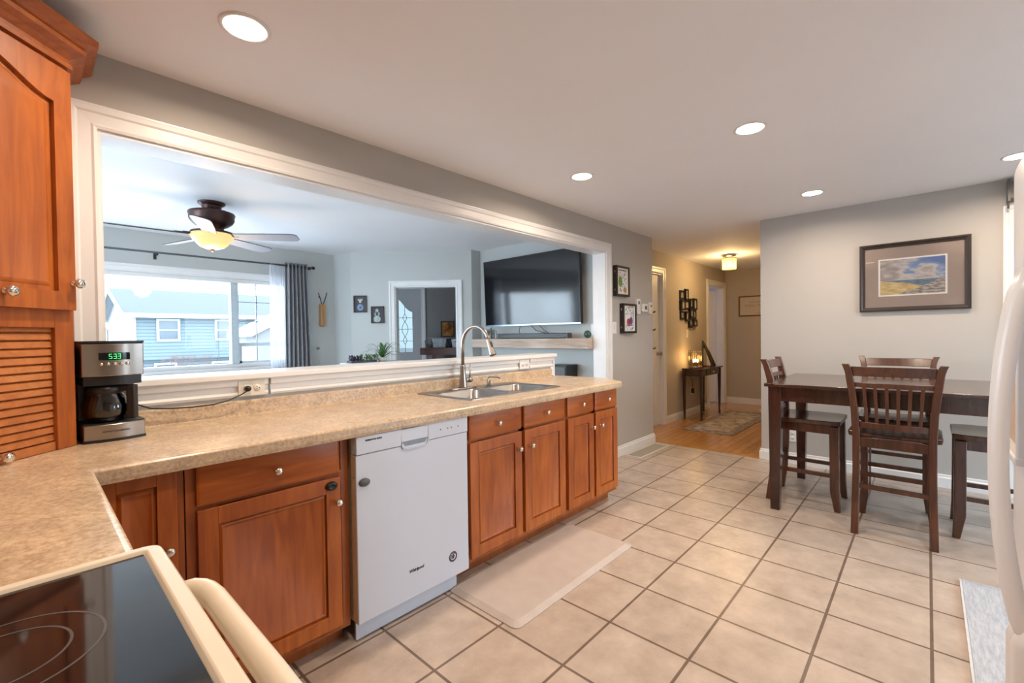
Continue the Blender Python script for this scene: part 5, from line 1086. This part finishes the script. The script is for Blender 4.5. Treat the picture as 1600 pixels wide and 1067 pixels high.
# ------------------------------------------------------------------ outside: neighbour's house, shed, bushes
GZ = -1.35
struct('ground_outside', MB().box(-60, 60, 6.2, 90, GZ-.1, GZ), M_bounce)
struct('ground_yard', MB().box(-60, 60, -60, -2.8, -.35, -.25).box(10.3, 60, -2.8, 6.2, GZ-.1, GZ).box(5.3, 10.3, -2.8, 1.0, -.35, -.25), plain('dark_low_bounce_yard', (.10, .095, .09), .8))  # unseen yard, coloured dark to cut its bounce onto the kitchen ceiling
k_ = 1.6
def hs(x, y, z): return (x*k_, y*k_, 1.28+(z-1.28)*k_)
t = thing('neighbour_house', 'blue-grey sided two-storey house with white gable end seen through the window', 'house', hs(5, 21, 0)[:2]+(GZ,))
hx0, hy0, _ = hs(2.47, 20, 0); hx1 = hx0+16; hy1 = hs(0, 27, 0)[1]; ez = hs(0, 0, 2.20)[2]; rz_ = hs(0, 0, 3.26)[2]; oz = hs(0, 0, .585)[2]; ym = (hy0+hy1)/2
finish('front_wall', MB().box(hx0, hx1, hy0, hy0+.1, oz, ez), M_siding, t); finish('basement_wall', MB().box(hx0+.1, hx1, hy0+.35, hy0+.45, GZ, oz+.05).box(hx0+.05, hx0+.15, hy0+.4, hy1, GZ, oz+.05), M_siding, t)
# siding courses run along z: rows mapped through object coordinates
finish('gable_wall', MB().prism([(hy0, oz), (hy1, oz), (hy1, ez), (ym, rz_-.15), (hy0, ez)], hx0, hx0+.08, 'x'), M_sidingw, t)
ov = .55
finish('roof', MB().prism([(hy0-ov, ez-.12), (ym, rz_), (hy1+ov, ez-.12), (hy1+ov, ez+.02), (ym, rz_+.16), (hy0-ov, ez+.02)], hx0-.45, hx1, 'x'), M_roof, t)
finish('fascia', MB().box(hx0-.45, hx1, hy0-ov-.04, hy0-ov, ez-.22, ez+.02).prism([(hy0-ov-.04, ez-.2), (ym, rz_-.1), (hy1+ov, ez-.2), (hy1+ov, ez+.03), (ym, rz_+.17), (hy0-ov-.04, ez+.03)], hx0-.52, hx0-.45, 'x').box(hx0-.45, hx1, hy0-ov, hy0, ez-.2, ez-.17), M_ext, t)
finish('soffit', MB().prism([(hy0-ov, ez-.15), (ym, rz_-.04), (hy1+ov, ez-.15), (hy1+ov, ez-.13), (ym, rz_-.02), (hy0-ov, ez-.13)], hx0-.45, hx1, 'x'), plain('soffit_grey', (.09, .105, .12), .8), t)
finish('corner_board', MB().box(hx0-.02, hx0+.14, hy0-.03, hy0+.02, oz, ez-.1), M_ext, t)
finish('downspout', MB().tube([(hx0-.3, hy1, ez-.2), (hx0-.05, hy1, ez-.7), (hx0-.05, hy1, GZ)], .06, 6), M_ext, t)
hw = [(3.114, 3.80, 1.234, 2.046), (4.88, 5.58, 1.234, 2.046), (7.0, 7.7, 1.234, 2.046), (3.05, 3.72, .12, .465), (4.80, 5.50, .12, .44)]
M_hwin = plain('house_window_pane', (.05, .065, .078), .2, noise=.1, nscale=2)
for (a, b, c, d) in hw:
    x0, _, z0 = hs(a, 20, c); x1, _, z1 = hs(b, 20, d); yy = hy0 if c > 1 else hy0+.35
    f = finish('window', MB().box(x0, x1, yy-.05, yy+.02, z0, z0+.12).box(x0, x1, yy-.05, yy+.02, z1-.12, z1).box(x0, x0+.12, yy-.05, yy+.02, z0+.12, z1-.12).box(x1-.12, x1, yy-.05, yy+.02, z0+.12, z1-.12).box(x0, x1, yy-.04, yy+.02, (z0+z1)/2-.03, (z0+z1)/2+.03), M_ext, t)
    finish('pane', MB().box(x0+.1, x1-.1, yy-.02, yy+.0, z0+.1, z1-.1), M_hwin, f)
t = thing('garden_shed', 'small white gabled shed in front of the blue house, right of the window mullion', 'shed', (7.8, 22, GZ))
sx0, sx1, sy0 = 6.55, 10.5, 21.6; se, sr = 1.50, 2.42
finish('walls', MB().prism([(sx0+.35, GZ), (sx1-.35, GZ), (sx1-.35, se), ((sx0+sx1)/2, sr-.1), (sx0+.35, se)], sy0, sy0+3, 'y'), M_sidingw, t)
finish('roof', MB().prism([(sx0, se-.12), ((sx0+sx1)/2, sr), (sx1, se-.12), (sx1, se+.04), ((sx0+sx1)/2, sr+.15), (sx0, se+.04)], sy0-.3, sy0+3.2, 'y'), M_ext, t)
def bare(name, label, x, y, h, spread, n, mat, seed, z0=GZ, rb=.03):
    random.seed(seed); t = thing(name, label, 'tree' if h > 3 else 'bush', (x, y, z0)); mb = MB()
    def br(p, d, ln, rr, dep):
        q = p+d*ln; mb.tube([p, (p+q)/2+Vector([random.uniform(-.05, .05)*ln for _ in range(3)]), q], [rr, rr*.8, rr*.6], 4, caps=False)
        if dep:
            for _ in range(3): br(q, (d+Vector([random.uniform(-.7, .7) for _ in range(2)]+[random.uniform(-.1, .4)])).normalized(), ln*.72, rr*.6, dep-1)
    for i in range(n): br(Vector((x+random.uniform(-spread, spread), y+random.uniform(-spread, spread)*.3, z0)), Vector((random.uniform(-.3, .3), random.uniform(-.3, .3), 1)).normalized(), h*.32, rb, 4)
    finish('branches', mb, mat, t)
bare('bare_tree', 'bare grey tree beyond the white gable end of the house', 3.2, 47, 4.2, .8, 3, M_bark, 5, rb=.06)
bare('bare_bush', 'brown leafless bush in front of the neighbouring house', 6.3, 29.5, 2.1, 1.2, 8, M_twig, 8, rb=.02)
